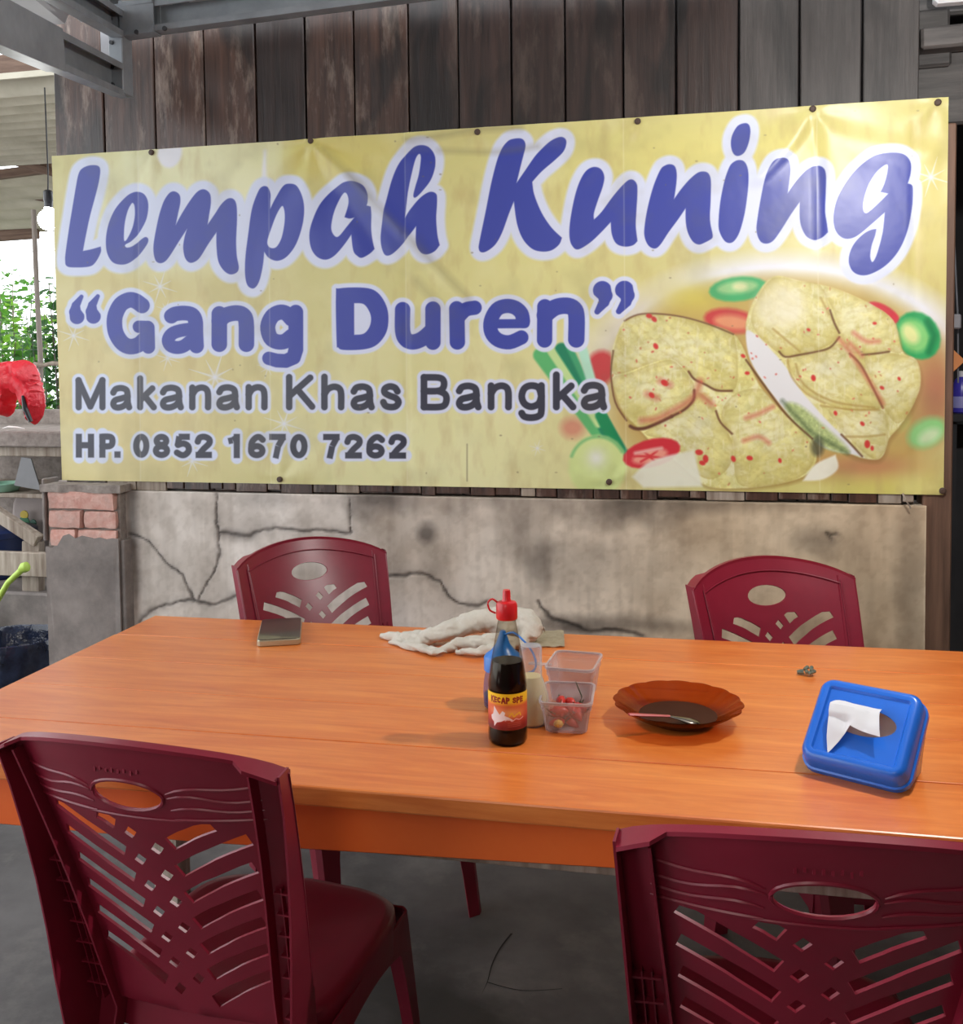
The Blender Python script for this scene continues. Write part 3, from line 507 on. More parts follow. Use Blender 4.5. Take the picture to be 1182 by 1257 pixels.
for L, w_ in (([(628,1146),(614,1164),(604,1184),(598,1206),(590,1222)], .006), ([(598,1206),(640,1216),(690,1214)], .004)):
    q = [onz(x, y, .0008) for x, y in curve_open(L, 5)]; m = MB(); m.loft([[p+Vector((-w_/2*(1-k/len(q)), 0, 0)), p+Vector((w_/2*(1-k/len(q)), 0.002, 0))] for k, p in enumerate(q)], closed=False); m.build('crack', plain('crack_dark', (30, 29, 28), .9) if w_ > .005 else bpy.data.materials['crack_dark'], flo)
    flo.children[-1].matrix_parent_inverse = flo.matrix_world.inverted()
wall = thing('wall_back', 'board wall above a low cracked plaster wall', None, (0, 0, 0), kind='structure')
nx, nz = 480, 170; ZT = 1.003
crk = [[(160,655),(185,668),(205,690),(225,705),(236,728),(238,737)], [(264,600),(266,660),(268,690),(255,718),(245,735)], [(238,735),(215,740),(185,752),(170,765)], [(238,735),(260,742),(285,733),(302,727)], [(266,655),(300,658),(325,648),(370,650),(430,655)],
       [(430,603),(431,655)], [(466,712),(495,705),(520,705),(540,718),(550,732),(572,742),(600,738)], [(660,738),(668,752),(680,762),(720,772),(790,780)], [(1015,655),(1019,664),(1018,658),(1026,655)]]
crk3 = [curve_open([(v.x, v.z) for v in (ony(x, y, -0.012) for x, y in L)], 6) for L in crk]
gx = 0.20+np.arange(nx+1)/nx*(2.952-0.20); gz = np.arange(nz+1)/nz*ZT; GX, GZ = np.meshgrid(gx, gz); GX = GX.astype(np.float32); GZ = GZ.astype(np.float32)
wob = 0.030*(fbm(GX*16, GZ*16, 5)-.47)+.016*(fbm(GX*60, GZ*60, 6)-.47); wob2 = 0.030*(fbm(GX*16, GZ*16, 55)-.47); cd = np.full(GX.shape, 9.0, np.float32)
for i, L in enumerate(crk3): cd = np.minimum(cd, sd_stroke(L, 0.0, GX+wob, GZ+wob2)*(1.0 if i not in (1, 5) else 1.6))
hgt = 0.010*(fbm(GX*3, GZ*3, 8)-.47)+0.004*(fbm(GX*14, GZ*14, 2)-.47)-0.006*np.clip(1-cd/0.006, 0, 1)
st = np.ones(GX.shape+(3,), np.float32)
def stain(a, col): 
    global st
    st = st*(1-a[..., None])+st*np.array(col, np.float32)*a[..., None]
stain(np.clip(1-cd/(0.004+0.009*fbm(GX*7, GZ*7, 19)), 0, 1)*np.clip(fbm(GX*13, GZ*13, 29)*2.2-.25, .15, .9), (.22, .21, .21)); stain(np.clip(1-cd/0.05, 0, 1)**2*.45*np.clip((fbm(GX*9, GZ*9, 3)-.3)*3, 0, 1), (.35, .35, .36))
def spot(px, py, rx, rz, a, col=(.30, .29, .29)):
    v = ony(px, py, 0); n = fbm(GX*12, GZ*12, int(px))-.47; a = min(1, a*1.25); stain(np.clip(1.3-np.sqrt(((GX-v.x)/rx)**2+((GZ-v.z)/rz)**2)+n*1.1, 0, 1)*a, col)
for s_ in ((465,610,.17,.075,.8),(525,655,.035,.04,.8),(535,690,.05,.07,.35),(640,640,.12,.16,.5),(760,620,.2,.07,.75),(850,610,.35,.05,.6),(665,690,.05,.09,.55),(600,610,.08,.05,.5),(720,690,.12,.1,.35),(165,640,.03,.3,.7),(1000,665,.08,.05,.5),(1118,690,.05,.25,.4),(560,620,.08,.1,.35),(330,610,.12,.04,.35),(700,770,.12,.035,.8),(780,765,.25,.03,.6)): spot(*s_)
stain(np.clip((fbm(GX*7, GZ*7, 33)-.38)*5, 0, 1)*.40, (.60, .57, .54)); stain(np.clip((fbm(GX*30, GZ*3.0, 35)-.42)*5, 0, 1)*.34, (.62, .60, .58)); stain(np.clip((fbm(GX*55, GZ*55, 36)-.45)*6, 0, 1)*.25, (.6, .56, .52)); stain(np.clip((fbm(GX*3.1, GZ*4.0, 38)-.5)*5, 0, 1)*.35, (.55, .53, .52))
stain(np.clip(1-cd/(.006+.075*np.clip(fbm(GX*6, GZ*6, 39)-.36, 0, 1)), 0, 1)*.7, (.42, .40, .40))
warm = np.clip((GX-1.2)/1.2, 0, 1); stain(warm*.9, (.88, .75, .55)); stain(np.clip((fbm(GX*2.2, GZ*2.2, 14)-.43)*3, 0, .6), (.60, .53, .45)); stain(np.clip((fbm(GX*5, GZ*1.2, 24)-.45)*2, 0, .45), (.66, .62, .58)); stain(np.clip((.62-GZ)/.35, 0, 1)*.4, (.9, .72, .6))
me = bpy.data.meshes.new('plaster')
V = [(float(GX[j, i]), -0.012-float(hgt[j, i]), float(GZ[j, i])) for j in range(nz+1) for i in range(nx+1)]
F = [(j*(nx+1)+i, j*(nx+1)+i+1, (j+1)*(nx+1)+i+1, (j+1)*(nx+1)+i) for j in range(nz) for i in range(nx)]
k0 = len(V); V += [(0.20, 0.12, ZT), (2.952, 0.12, ZT), (0.2, 0.12, 0), (2.952, 0.12, 0)]
top = [nz*(nx+1)+i for i in range(nx+1)]; F.append(tuple(top)+(k0+1, k0)); F.append((k0, k0+1, k0+3, k0+2)); F.append(tuple(j*(nx+1)+nx for j in range(nz+1))+(k0+1, k0+3))
me.from_pydata(V, [], F); ca = me.color_attributes.new('stain', 'FLOAT_COLOR', 'POINT'); buf = np.ones((len(V), 4), np.float32); buf[:(nx+1)*(nz+1), :3] = st.reshape(-1, 3); ca.data.foreach_set('color', buf.ravel())
for p in me.polygons: p.use_smooth = len(p.vertices) == 4 and p.index < nx*nz
me.materials.append(PLASTER); o = bpy.data.objects.new('plaster_panel', me); C.objects.link(o); o.parent = wall; tag(o, 'cracked stained plaster low wall')

xs = [0.001, .202, .405, .599, .792, .974, 1.149, 1.34, 1.512, 1.689, 1.864, 2.05, 2.214, 2.404, 2.583, 2.763, 2.925]
for i in range(16):
    w = xs[i+1]-xs[i]; zb = 0.06 if i == 0 else 1.006; zt = 2.9+0.02*rng.random(); yy = 0.004*rng.random()
    if i == 0: zb = 1.01
    m = WOODGREY if i >= 13 else WOODMID if i in (4, 7, 8, 9, 10, 11, 12) else WOODWALL
    b = MB().box((0, 0, 0), (w-0.006, 0.022, zt-zb), Matrix.Rotation(rng.uniform(-.0015, .0015), 3, 'Y')).build('plank', m, wall, ((xs[i]+xs[i+1])/2, 0.022+yy, (zt+zb)/2), bevel=0.003)
MB().box((1.46, 0.05, 1.95), (2.9, 0.02, 1.9)).build('backing', DARK, wall)
x = 0.06
while x < 2.9:
    w = rng.choice([.05, .085, .1, .12, .07]); w = min(w, 2.92-x); dz = rng.uniform(-.004, .008)
    MB().box((0, 0, 0), (w-0.004, 0.014, 0.09), Matrix.Rotation(rng.uniform(-.01, .01), 3, 'Y')).build('lath', WOODWALL if rng.random() < .7 else WOODRAW, wall, (x+w/2, 0.004, 1.052+dz), bevel=0.002); x += w

# pillar with bare bricks
pil = thing('pillar', 'short plastered pillar with bare pink bricks at its top', None, (0.075, 0, 0), kind='structure')
L0, L1 = ony(58, 700, -0.06).x-0.075, ony(146, 640, -0.06).x-0.075
pw = L1-L0; pc = (L0+L1)/2; zbr = ony(100, 662, -.06).z; ztp = ony(100, 603, -.06).z; zcap = ony(100, 592, -.06).z
def ragged(n, a): return [a*(rng.random()-.5) for _ in range(n)]
prof = [(L0+pw*k/12, zbr+d) for k, d in enumerate([-.030, -.034, -.024, .012, .020, .004, .014, .01, .005, .010, .004, .008, .006])]
V, F = plate2d([(L0, 0.0), (L1, 0.0)]+[(px, pz) for px, pz in reversed(prof)], [], 0.05)
m = MB(); n = len(V); m.add([(v.x, -0.066+0.004*(noise.noise((v.x*9, v.y*9, 1))), v.y) for v in V]+[(v.x, -0.045, v.y) for v in V], [f for f in F]+[tuple(i+n for i in reversed(f)) for f in F]); 
nb = 2+13; m.f += [(i, (i+1) % nb, (i+1) % nb+n, i+n) for i in range(nb)]
m.build('plaster_coat', PLASTER2, pil)
MB().box((pc, 0.03, zcap/2), (pw-0.004, 0.155, zcap-0.02)).build('mortar_core', MORTAR, pil)
MB().box((L1+0.008, 0.0, zbr/2), (0.02, 0.115, zbr)).build('side_coat', PLASTER2, pil, bevel=0.004)
row = (ztp-zbr+0.03)/3.0
for r_, cuts in enumerate([[0, .42, 1.0], [0, .5, 1.0], [0, 1.0]]):
    for a, b in zip(cuts[:-1], cuts[1:]):
        w = (b-a)*(pw-.02)-0.008; zc = zbr-0.03+row*(r_+.5)
        bb = lumpy(w, 0.10, row-0.007, .006, rng.random()*9).build('brick', BRICK, pil, (L0+.012+(a+b)/2*(pw-.02), -0.011-0.006*rng.random(), zc), smooth=50, rot=(rng.uniform(-.01, .01), rng.uniform(-.015, .015), rng.uniform(-.03, .03)))
lumpy(pw+.03, .17, zcap-ztp-.004, .006, 2.2, 9, 18).build('cap', MORTAR, pil, (pc, .015, (zcap+ztp)/2-.006), smooth=50)
MB().box((L0-.006, -.02, (zbr+zcap)/2), (0.012, 0.085, zcap-zbr+.02)).build('plaster_lip', PLASTER2, pil, bevel=0.003)

# right post and the planked header beside it
o = MB().box((0, 0, 1.07), (0.082, 0.09, 2.14)).build('post', WOODPOST, None, (2.985, 0.045, 0), bevel=0.004); tag(o, 'brown wooden post under the right end of the banner', kind='structure')
hd = thing('wall_right', 'dark header of horizontal boards above the doorway', None, (2.93, 0.1, 0), kind='structure')
for y0, y1, x1, yy, mm in ((14, 40, 1165, 0.10, WOODDARK), (40, 56, 1300, 0.06, WOODDARK), (57, 84, 1167, 0.10, WOODDARK), (68, 150, 1300, 0.12, WOODDARK), (-60, 14, 1300, 0.14, WOODDARK)):
    a = ony(1130, y0, yy); b = ony(x1, y1, yy); ln = b.x-2.93 if x1 < 1200 else 0.75
    MB().box((0, 0, 0), (ln, 0.03 if yy > .07 else .07, abs(a.z-b.z)-.004)).build('plank', mm, hd, (ln/2, yy-.1, (a.z+ony(1130, y1, yy).z)/2), bevel=0.008, rot=(0, -0.02, 0))
lp = ony(1168, 3, 0.02); lt = thing('lamp_panel', 'white panel high in the dark top right corner', 'panel', lp, 0.0)
MB().box((0.06, 0, 0.03), (0.22, 0.05, 0.07)).build('panel', plain('white_enamel', (226, 230, 234)), lt, bevel=0.01); MB().box((0.02, 0, 0.07), (0.02, 0.02, 0.05)).build('bracket', STEEL, lt)
# dark room behind the doorway
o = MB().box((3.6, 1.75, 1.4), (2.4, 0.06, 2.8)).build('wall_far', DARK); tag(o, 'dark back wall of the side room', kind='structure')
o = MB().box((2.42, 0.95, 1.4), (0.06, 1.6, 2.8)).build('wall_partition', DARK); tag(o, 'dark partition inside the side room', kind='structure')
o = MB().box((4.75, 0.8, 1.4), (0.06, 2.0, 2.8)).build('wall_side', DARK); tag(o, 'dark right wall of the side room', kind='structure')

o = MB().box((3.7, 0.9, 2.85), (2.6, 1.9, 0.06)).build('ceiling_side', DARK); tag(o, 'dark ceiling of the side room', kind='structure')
# the rest of the shelter, behind and beside the viewer; its left side is open
INNER = mat('inner_wall', (96, 88, 80), (122, 112, 102), (1, 1, 1), 3, 5, 0.8)
o = MB().box((2.2, -5.6, 1.8), (6.6, 0.1, 3.6)).build('wall_front', INNER); tag(o, 'plastered wall behind the viewer', kind='structure')
o = MB().box((5.35, -2.7, 1.8), (0.1, 5.8, 3.6)).build('wall_east', INNER); tag(o, 'plastered wall far to the right', kind='structure')
# ------------------------------------------------------------------ roof over the table, beams
ceil = thing('ceiling', 'sheet metal roof over the eating area', None, (0, 0, 2.604), kind='structure')
rs = MB(); secs = []
for yk in range(2):
    y = -0.10 if yk == 0 else -5.6; q = []
    x_ = -0.9
    while x_ < 5.2:
        for dx_, dz in ((0, 0), (.155, 0), (.17, .03), (.205, .03), (.22, 0)): q.append((x_+dx_, y, dz+0.02-y*0.17+0.018*min(1, -y)))
        x_ += .22
    secs.append(q)
rs.loft(secs, closed=False, caps=False); rs.build('roof_sheet', SHEET, ceil, solid=0.002)
def channel(mb, a, b, h, w, up=Vector((0, 0, 1)), flip=1, t=0.004):
    """C-section from a to b: web of height h, flanges of width w pointing sideways"""
    a, b = Vector(a), Vector(b); d = (b-a).normalized(); s = d.cross(up).normalized()*flip; u = s.cross(d).normalized()*flip
    if u.z < 0: u = -u
    sec = [(0, -h/2), (w, -h/2), (w, -h/2+.02), (w-t, -h/2+.02), (w-t, -h/2+t), (t, -h/2+t), (t, h/2-t), (w-t, h/2-t), (w-t, h/2-.02), (w, h/2-.02), (w, h/2), (0, h/2)]
    mb.loft([[p+s*x+u*z for x, z in sec] for p in (a, b)])
A0, A1 = ony(158, 30, -0.14), ony(520, -18, -0.17)
bm_ = thing('steel_beam', 'grey steel channel beam along the top of the plank wall', 'beam', A0)
d = A1-A0; m = MB(); channel(m, (0, 0, 0), d*1.9, 0.10, 0.045, flip=1); m.build('channel', STEEL, bm_)
m = MB(); channel(m, (0, -.004, .002), d*.12+Vector((0, -.004, .002)), 0.115, 0.05, flip=1); m.box(d*.06+Vector((0, -.05, 0)), (d.length*.12, .004, .11)); m.build('splice_plate', STEEL, bm_)
for k in range(2): MB().lathe([(0, 0), (.008, 0), (.008, .006), (0, .006)], 8).build('bolt', plain('bolt_dark', (60, 62, 66)) if k == 0 else bpy.data.materials['bolt_dark'], bm_, d*(.06+.1*k)+Vector((0, -.05, -.05)), rot=(math.pi/2, 0, 0))
P0 = ony(148, 66, -0.16)
tr = thing('steel_truss', 'grey steel truss running out from the top left corner of the plank wall', 'truss', P0)
zt_, zb_ = ony(148, 8, -.16).z-P0.z, ony(148, 118, -.16).z-P0.z
MB().box((0, 0, (zt_+zb_)/2), (0.052, 0.06, zt_-zb_)).build('end_plate', STEEL, tr, bevel=0.003)
def chord(nm, p_end, p_near, Ynear, h):
    a = ony(*p_end, -.17)-P0; b = ony(*p_near, Ynear)-P0; m = MB(); channel(m, a, a+(b-a)*1.3, h, 0.045, flip=-1); ob_ = m.build(nm, STEEL, tr); return a, b
aB, bB = chord('bottom_chord', (138, 99), (0, 36), -1.05, 0.105)
aC, bC = chord('top_chord', (138, 31), (66, -12), -0.75, 0.085)
d_ = (bB-aB).normalized(); t0 = next(k for k in np.arange(.02, 1.3, .005) if pix(P0+aB+(bB-aB)*float(k))[0] < 56); q0, q1 = aB+(bB-aB)*float(t0), aB+(bB-aB)*1.31
sv = -d_.cross(Vector((0, 0, 1))).normalized(); uv_ = sv.cross(d_).normalized(); uv_ = uv_ if uv_.z > 0 else -uv_
MB().loft([[p+sv*x+uv_*z for x, z in ((-.004, -.057), (.051, -.057), (.051, .057), (-.004, .057))] for p in (q0, q1)]).build('sleeve', STEEL, tr, bevel=.002)
for zz in (zt_-.05, (zt_+zb_)/2+.02, (zt_+zb_)/2-.06, zb_+.03): MB().lathe([(0, 0), (.007, 0), (.007, .006), (0, .006)], 8).build('bolt', bpy.data.materials['bolt_dark'], tr, (-.012, -.031, zz), rot=(math.pi/2, 0, 0))
pv = ony(133, 58, -.02); o = MB().box((0, 0, 0), (.055, .012, .13)).build('white_board', plain('pale_board', (146, 146, 150)), None, pv, bevel=0.002); tag(o, 'small pale board on the planks behind the end of the steel truss', 'board')

# ------------------------------------------------------------------ banner
ban = thing('banner', 'large yellow vinyl banner with blue lettering nailed to the plank wall', 'banner', (0, 0, 1.037))
nails = [(188,188),(383,174),(587,163),(783,150),(997,135),(1150,127),(345,588),(748,591),(1156,602)]
N3 = [ony(x, y, 0) for x, y in nails]
bnx, bnz = 260, 104; W_, H_ = BX1-BX0, BZ1-BZ0
UX, UZ = np.meshgrid(np.arange(bnx+1)/bnx*W_, np.arange(bnz+1)/bnz*H_)
D = 0.004*(fbm(UX*3.2+3, UZ*2, 41)-.47)+0.003*(fbm(UX*9, UZ*3, 43)-.47)
for i, p in enumerate(N3):
    rx, rz = UX-p.x, UZ+1.037-p.z; r = np.hypot(rx, rz)+1e-6; an = np.arctan2(rx, -rz if i < 6 else rz)
    D += (0.0055 if i == 1 else .0035 if i == 4 else .0022)*np.exp(-(r/(.26 if i in (1, 4) else .14))**2)*np.cos(an*(7 if i == 1 else 5)+i)*np.clip(r/.03, 0, 1)
def crease(pts, wd, amp):
    global D
    q = [(v.x, v.z-1.037) for v in (ony(x, y, 0) for x, y in pts)]; s = sd_stroke(curve_open(q, 5), 0.0, UX.astype(np.float32), UZ.astype(np.float32)); D = D+amp*np.exp(-(s/wd)**2)
crease([(385,180),(440,225),(500,290),(570,365)], .022, .007); crease([(360,185),(420,240),(470,320)], .03, -.004); crease([(500,170),(590,160),(670,158)], .02, .005); crease([(480,187),(600,187),(690,178)], .02, -.004)
crease([(1000,140),(960,190),(930,220)], .018, .006); crease([(998,140),(1004,200),(1006,300)], .014, -.005); crease([(1000,140),(1050,170),(1140,190)], .03, .004); crease([(790,155),(745,190),(720,220)], .012, .004)
for xx in (170, 497, 765, 1120): crease([(xx, 150), (xx+4, 600)], .008, -.002)
D *= np.clip(np.minimum(UX, W_-UX)/.02+.3, 0, 1)
V = [(float(UX[j, i]), -0.004-abs(float(D[j, i])) if False else -0.008-float(D[j, i]), float(UZ[j, i])) for j in range(bnz+1) for i in range(bnx+1)]
F = [(j*(bnx+1)+i, j*(bnx+1)+i+1, (j+1)*(bnx+1)+i+1, (j+1)*(bnx+1)+i) for j in range(bnz) for i in range(bnx)]
me = bpy.data.meshes.new('sheet'); me.from_pydata(V, [], F); uv = me.uv_layers.new(name='UVMap')
co = np.array([(v[0]/W_, v[2]/H_) for v in V], np.float32); li = np.empty(len(me.loops), np.int32); me.loops.foreach_get('vertex_index', li); uv.data.foreach_set('uv', co[li].ravel())
for p in me.polygons: p.use_smooth = True
me.materials.append(image_mat('printed_vinyl', banner_image(), 0.36, 0.5, 0.08)); o = bpy.data.objects.new('sheet', me); C.objects.link(o); o.parent = ban
for i, p in enumerate(N3):
    nm = MB().lathe([(0, -.004), (.010, -.004), (.010, .003), (.006, .005), (0, .005)], 12).build('nail', plain('rusty_nail', (70, 52, 42), .6) if i == 0 else bpy.data.materials['rusty_nail'], ban, p-Vector((0, 0.012, 1.037)), rot=(math.pi/2, 0, 0))
tw = [ony(1108, 606, -.02), ony(1112, 614, -.03), ony(1118, 624, -.03)]
o = MB().tube([p-tw[0] for p in tw], .003, 6).build('twig', WOODRAW, None, tw[0]); tag(o, 'thin pale twig hanging below the banner beside the right post', 'twig')

# ------------------------------------------------------------------ table
TX, TY, TR = 0.7951, -0.7121, 0.0181
tab = thing('dining_table', 'long orange varnished wooden table in the middle of the eating place', 'table', (TX, TY, 0), TR)
TL, TD = 2.75, 0.98; bd = TD/5
for k in range(5):
    MB().box((0, 0, 0), (TL, bd-(0.0007), 0.034)).build('tabletop_board', ORANGE, tab, (TL/2, -bd*(k+.5), 0.733), bevel=0.004 if k in (0, 4) else 0.0012, seg=2)
ap = [(.05, .618), (.62, .619), (1.40, .643), (TL-.05, .650), (TL-.05, .716), (.05, .716)]
MB().loft([[(x, -TD+y, z) for x, z in ap] for y in (.034, .056)]).build('front_apron', ORANGE2, tab, bevel=0.002)
MB().box((TL/2, -0.05, 0.667), (TL-0.10, 0.022, 0.098)).build('back_apron', ORANGE2, tab, bevel=0.002)
for xx in (0.05, TL-0.05): MB().box((xx, -TD/2, 0.667), (0.022, TD-0.12, 0.098)).build('side_apron', ORANGE2, tab, bevel=0.002)
MB().box((TL/2, -TD+0.068, 0.66), (TL-.1, 0.02, 0.088)).build('batten', WOODRAW, tab, bevel=0.002)
for xx, yy in ((0.085, -0.09), (0.085, -TD+.10), (TL-.085, -.09), (TL-.085, -TD+.10)):
    MB().box((0, 0, 0.358), (0.07, 0.07, 0.716)).build('leg', WOODRAW, tab, (xx, yy, 0), bevel=0.003)
# ------------------------------------------------------------------ chairs
HT, ZS = 0.877, 0.38
def hw(z): return 0.205+0.034*min(1, max(0, (z-.38)/.47))
def yb(z): t = (z-.38)/.497; return -0.205-0.10*t-0.045*t*t
def bulge(z): return 0.022+0.045*min(1, max(0, (z-.46)/.41))
def bend(x, z): s = min(1, abs(x)/hw(z)); return Vector((x, yb(z)-bulge(z)*(1-s*s), z))
def oval(cx, cz, rx, rz, n=22): return [(cx+rx*math.cos(k*2*math.pi/n), cz+rz*math.sin(k*2*math.pi/n)) for k in range(n)]
def slot(side, z0, w, x0=0.043, x1=0.168, rise=0.085):
    up, lo = [], []
    for k in range(7):
        t = k/6; x = x0+(x1-x0)*t; z = z0+rise*(t-.22*t*t); dx_, dz = -.011*(1 if t < .5 else .6), .5*w
        up.append((side*(x+dx_*.5), z+dz)); lo.append((side*(x-dx_*.5), z-dz))
    return up+lo[::-1]
def make_chair(label, group):
    t = thing('plastic_chair', label, 'chair', (0, 0, 0), 0, group)
    outer = []
    for k in range(25): x = hw(HT)*(1-2*k/24); outer.append((x, HT-0.012+0.045*(1-(x/hw(HT))**2)-0.012*(abs(x)/hw(HT))**8))
    for k in range(10): z = HT-.03-(HT-.03-.37)*k/9; outer.append((-hw(z), z))
    for k in range(10): z = .37+(HT-.03-.37)*k/9; outer.append((hw(z), z))
    holes = [oval(0, 0.814, 0.058, 0.026)]
    zt = 0.770
    def clipz(h):
        q = [(x, min(z, zt-.0*abs(x))) for x, z in h]; r = []
        for p in q:
            if not r or math.hypot(p[0]-r[-1][0], p[1]-r[-1][1]) > .0015: r.append(p)
        return r
    for k in range(9):
        z0 = 0.727-0.053*k
        xr = 0.168-0.003*k
        for sd, off in ((1, 0), (-1, .026)):
            zz = z0+off
            if zz-.01 > zt-.004 or zz < .395: continue
            h = slot(sd, zz, .021, x1=min(xr, 0.044+max(.02, (zt-zz)*1.75)) if zz+.085 > zt else xr, rise=.085*((min(xr, 0.044+max(.02, (zt-zz)*1.75))-.044)/(xr-.044)) if zz+.085 > zt else .085)
            holes.append(clipz(h))
        if True:
            for cx, off in ((.019, -.012), (-.019, .014)):
                zc = z0+off
                if .40 < zc < zt-.016: holes.append([(cx, zc+.0125), (cx+.0115, zc+.003), (cx, zc-.0115), (cx-.0115, zc-.002)])
    V, F = plate2d(outer, holes, 0.02)
    m = MB(); m.add([bend(v.x, v.y) for v in V], F); m.build('backrest', RED, t, smooth=45, solid=-0.0045)
    # top lip and moulded waves on the rear face
    top = [bend(x, z)+Vector((0, -.004, 0)) for x, z in outer[:25]]
    m = MB(); rd_ = lambda p: -.010-.027*min(1, max(0, (abs(p.x)-(hw(HT)-.052))/.014)); m.loft([[p+Vector((0, .006, .003)), p+Vector((0, rd_(p), .0015)), p+Vector((0, rd_(p), -.004)), p+Vector((0, .006, -.006))] for p in top]); m.build('top_rim', RED, t, smooth=40)
    m = MB()
    for dz, am in ((0.834, .006), (0.810, .008), (0.792, .006), (0.775, 0.0)):
        for sd in (-1, 1):
            pts = []
            for k in range(9):
                x = .066+(.198-.066)*k/8; z = dz+am*math.sin(k/8*6.0)*(1-k/10)-(.012 if dz > .82 else -.004 if dz > .80 else 0)*(1-k/8)**2
                p = bend(sd*x, z); pts.append(p+Vector((0, -.0055, 0)))
            m.tube(pts, [.0012]+[.0026]*7+[.0012], 6)
    pts = [bend(-.16+.32*k/16, .773)+Vector((0, -.0055, 0)) for k in range(17)]; m.tube(pts, .0022, 6)
    m.tube([bend(x, z)+Vector((0, -.0045, 0)) for x, z in oval(0, .814, .060, .028, 26)+[oval(0, .814, .060, .028, 26)[0]]], .0032, 6)
    for sd in (-1, 1):      # raised lines on the front face
        m.tube([bend(sd*(hw(z)-.036), z)+Vector((0, .004, 0)) for z in (.85, .78, .70, .60, .50)], .0022, 6)
    m.tube([bend(x, .842+.034*(1-(x/.2)**2))+Vector((0, .004, 0)) for x in [-.2+.4*k/20 for k in range(21)]], .0018, 6)
    for k in range(8):     # worn moulded maker's line, no longer readable
        x = -.036+.0102*k; m.box(bend(x, .860+.002*(k % 2))+Vector((0, -.005, 0)), (.0035, .002, .008 if k % 3 else .011))
    m.build('moulding', RED, t, smooth=40)
    # rear uprights / legs: outer wall, face, inner wall and ribs
    for sd in (-1, 1):
        m = MB(); zs = [HT-.016, .79, .71, .62, .53, .45, .36, .26, .14, 0.0]
        def P(z): return bend(sd*hw(z), z) if z > .36 else Vector((sd*(hw(.36)+(.36-z)*.085), yb(.36)-(.36-z)*.10, z))
        dep = [.036, .040, .048, .058, .070, .082, .088, .074, .058, .044]; wd = [.038, .04, .042, .045, .048, .05, .052, .048, .042, .036]
        ow = [[P(z), P(z)+Vector((sd*.004, -d_, 0))] for z, d_ in zip(zs, dep)]
        m.loft(ow, closed=False)
        m.loft([[P(z), Vector((P(z).x-sd*w_, P(z).y+(0 if z < .36 else 0), z))] for z, w_ in zip(zs[5:], wd[5:])], closed=False)
        iw = []
        for z, w_ in zip(zs[:8], wd[:8]):
            q = bend(sd*(hw(z)-w_), z) if z > .36 else P(z)+Vector((-sd*w_, 0, 0)); iw.append([q, q+Vector((0, -.028, 0))])
        m.loft(iw, closed=False)
        m.build('rear_leg', RED, t, smooth=30, solid=0.0035)
        m = MB()
        for k in range(7):
            z = .64-.04*k; m.box(P(z)+Vector((-sd*.021, -.014, 0)), (.038, .022, .003))
        for k in range(2):
            m.loft([[P(z)+Vector((-sd*(.014+.013*k), -.002, 0)), P(z)+Vector((-sd*(.014+.013*k), -.024, 0))] for z in (.65, .56, .46, .37)], closed=False)
        m.build('rib', RED, t, solid=0.002)
    # seat
    m = MB(); secs = []
    def ring(s, z, dy=0): 
        q = []
        for k in range(48):
            a = k*2*math.pi/48; c_, s_ = math.cos(a), math.sin(a); e = .32
            x = .22*s*math.copysign(abs(c_)**e, c_); y = .215*s*math.copysign(abs(s_)**e, s_)
            x *= 1-.05*(-y/.225 if y < 0 else 0); y -= .05*(x/.228)**2*max(0, min(1, y/.15)); q.append((x, y+.01+dy, z-(.012*max(0, y/.225)**3)))
        return q
    m.loft([ring(.02, .365), ring(.3, .366), ring(.55, .369), ring(.75, .375), ring(.9, .380), ring(.965, .380), ring(.995, .375), ring(1.0, .363), ring(1.015, .315)], caps=False)
    m.build('seat', RED, t, smooth=50, solid=0.004)
    for sd in (-1, 1):
        m = MB(); L = []
        for z, w_ in ((.355, .085), (.31, .07), (.22, .056), (.1, .046), (0, .042)):
            x = sd*(.219-(.39-z)*.01); y = .185+(.39-z)*.26; L.append([Vector((x, y-w_, z)), Vector((x, y-.012, z)), Vector((x-sd*.012, y, z)), Vector((x-sd*w_, y, z))])
        m.loft(L, closed=False); m.build('leg', RED, t, smooth=25, solid=0.0045)
        # side skirt arch between front and rear leg
        m = MB(); m.loft([[Vector((sd*.218, .17-.37*k/10, .355)), Vector((sd*.223, .17-.37*k/10, .315-.035*(2*k/10-1)**2*1.0))] for k in range(11)], closed=False); m.build('skirt', RED, t, solid=0.003)
    return t
GRP = 'maroon plastic chairs around the orange table'
ch0 = make_chair('maroon plastic chair in the near left corner, its back to the viewer', GRP)
def put(o, corner_mid, rz): o.location = (corner_mid[0], corner_mid[1], 0); o.rotation_euler = (0, 0, rz)
def backmid(pl, pr, z, rz):
    a, b = onz(*pl, z), onz(*pr, z); m_ = (a+b)/2; q = Matrix.Rotation(rz, 3, 'Z') @ Vector((0, yb(z), 0)); return m_-q
ZC = HT-.02
r1 = math.radians(-3.3); put(ch0, backmid((12,905), (362,946), ZC, r1), r1)
r2 = math.radians(3.0); a = onz(757, 1019, ZC); q = Matrix.Rotation(r2, 3, 'Z') @ Vector((-hw(ZC), yb(ZC), 0)); p = a-q
ch1 = dup(ch0, (p.x, p.y, 0), r2, 'maroon plastic chair in the near right corner, half out of the picture', GRP)
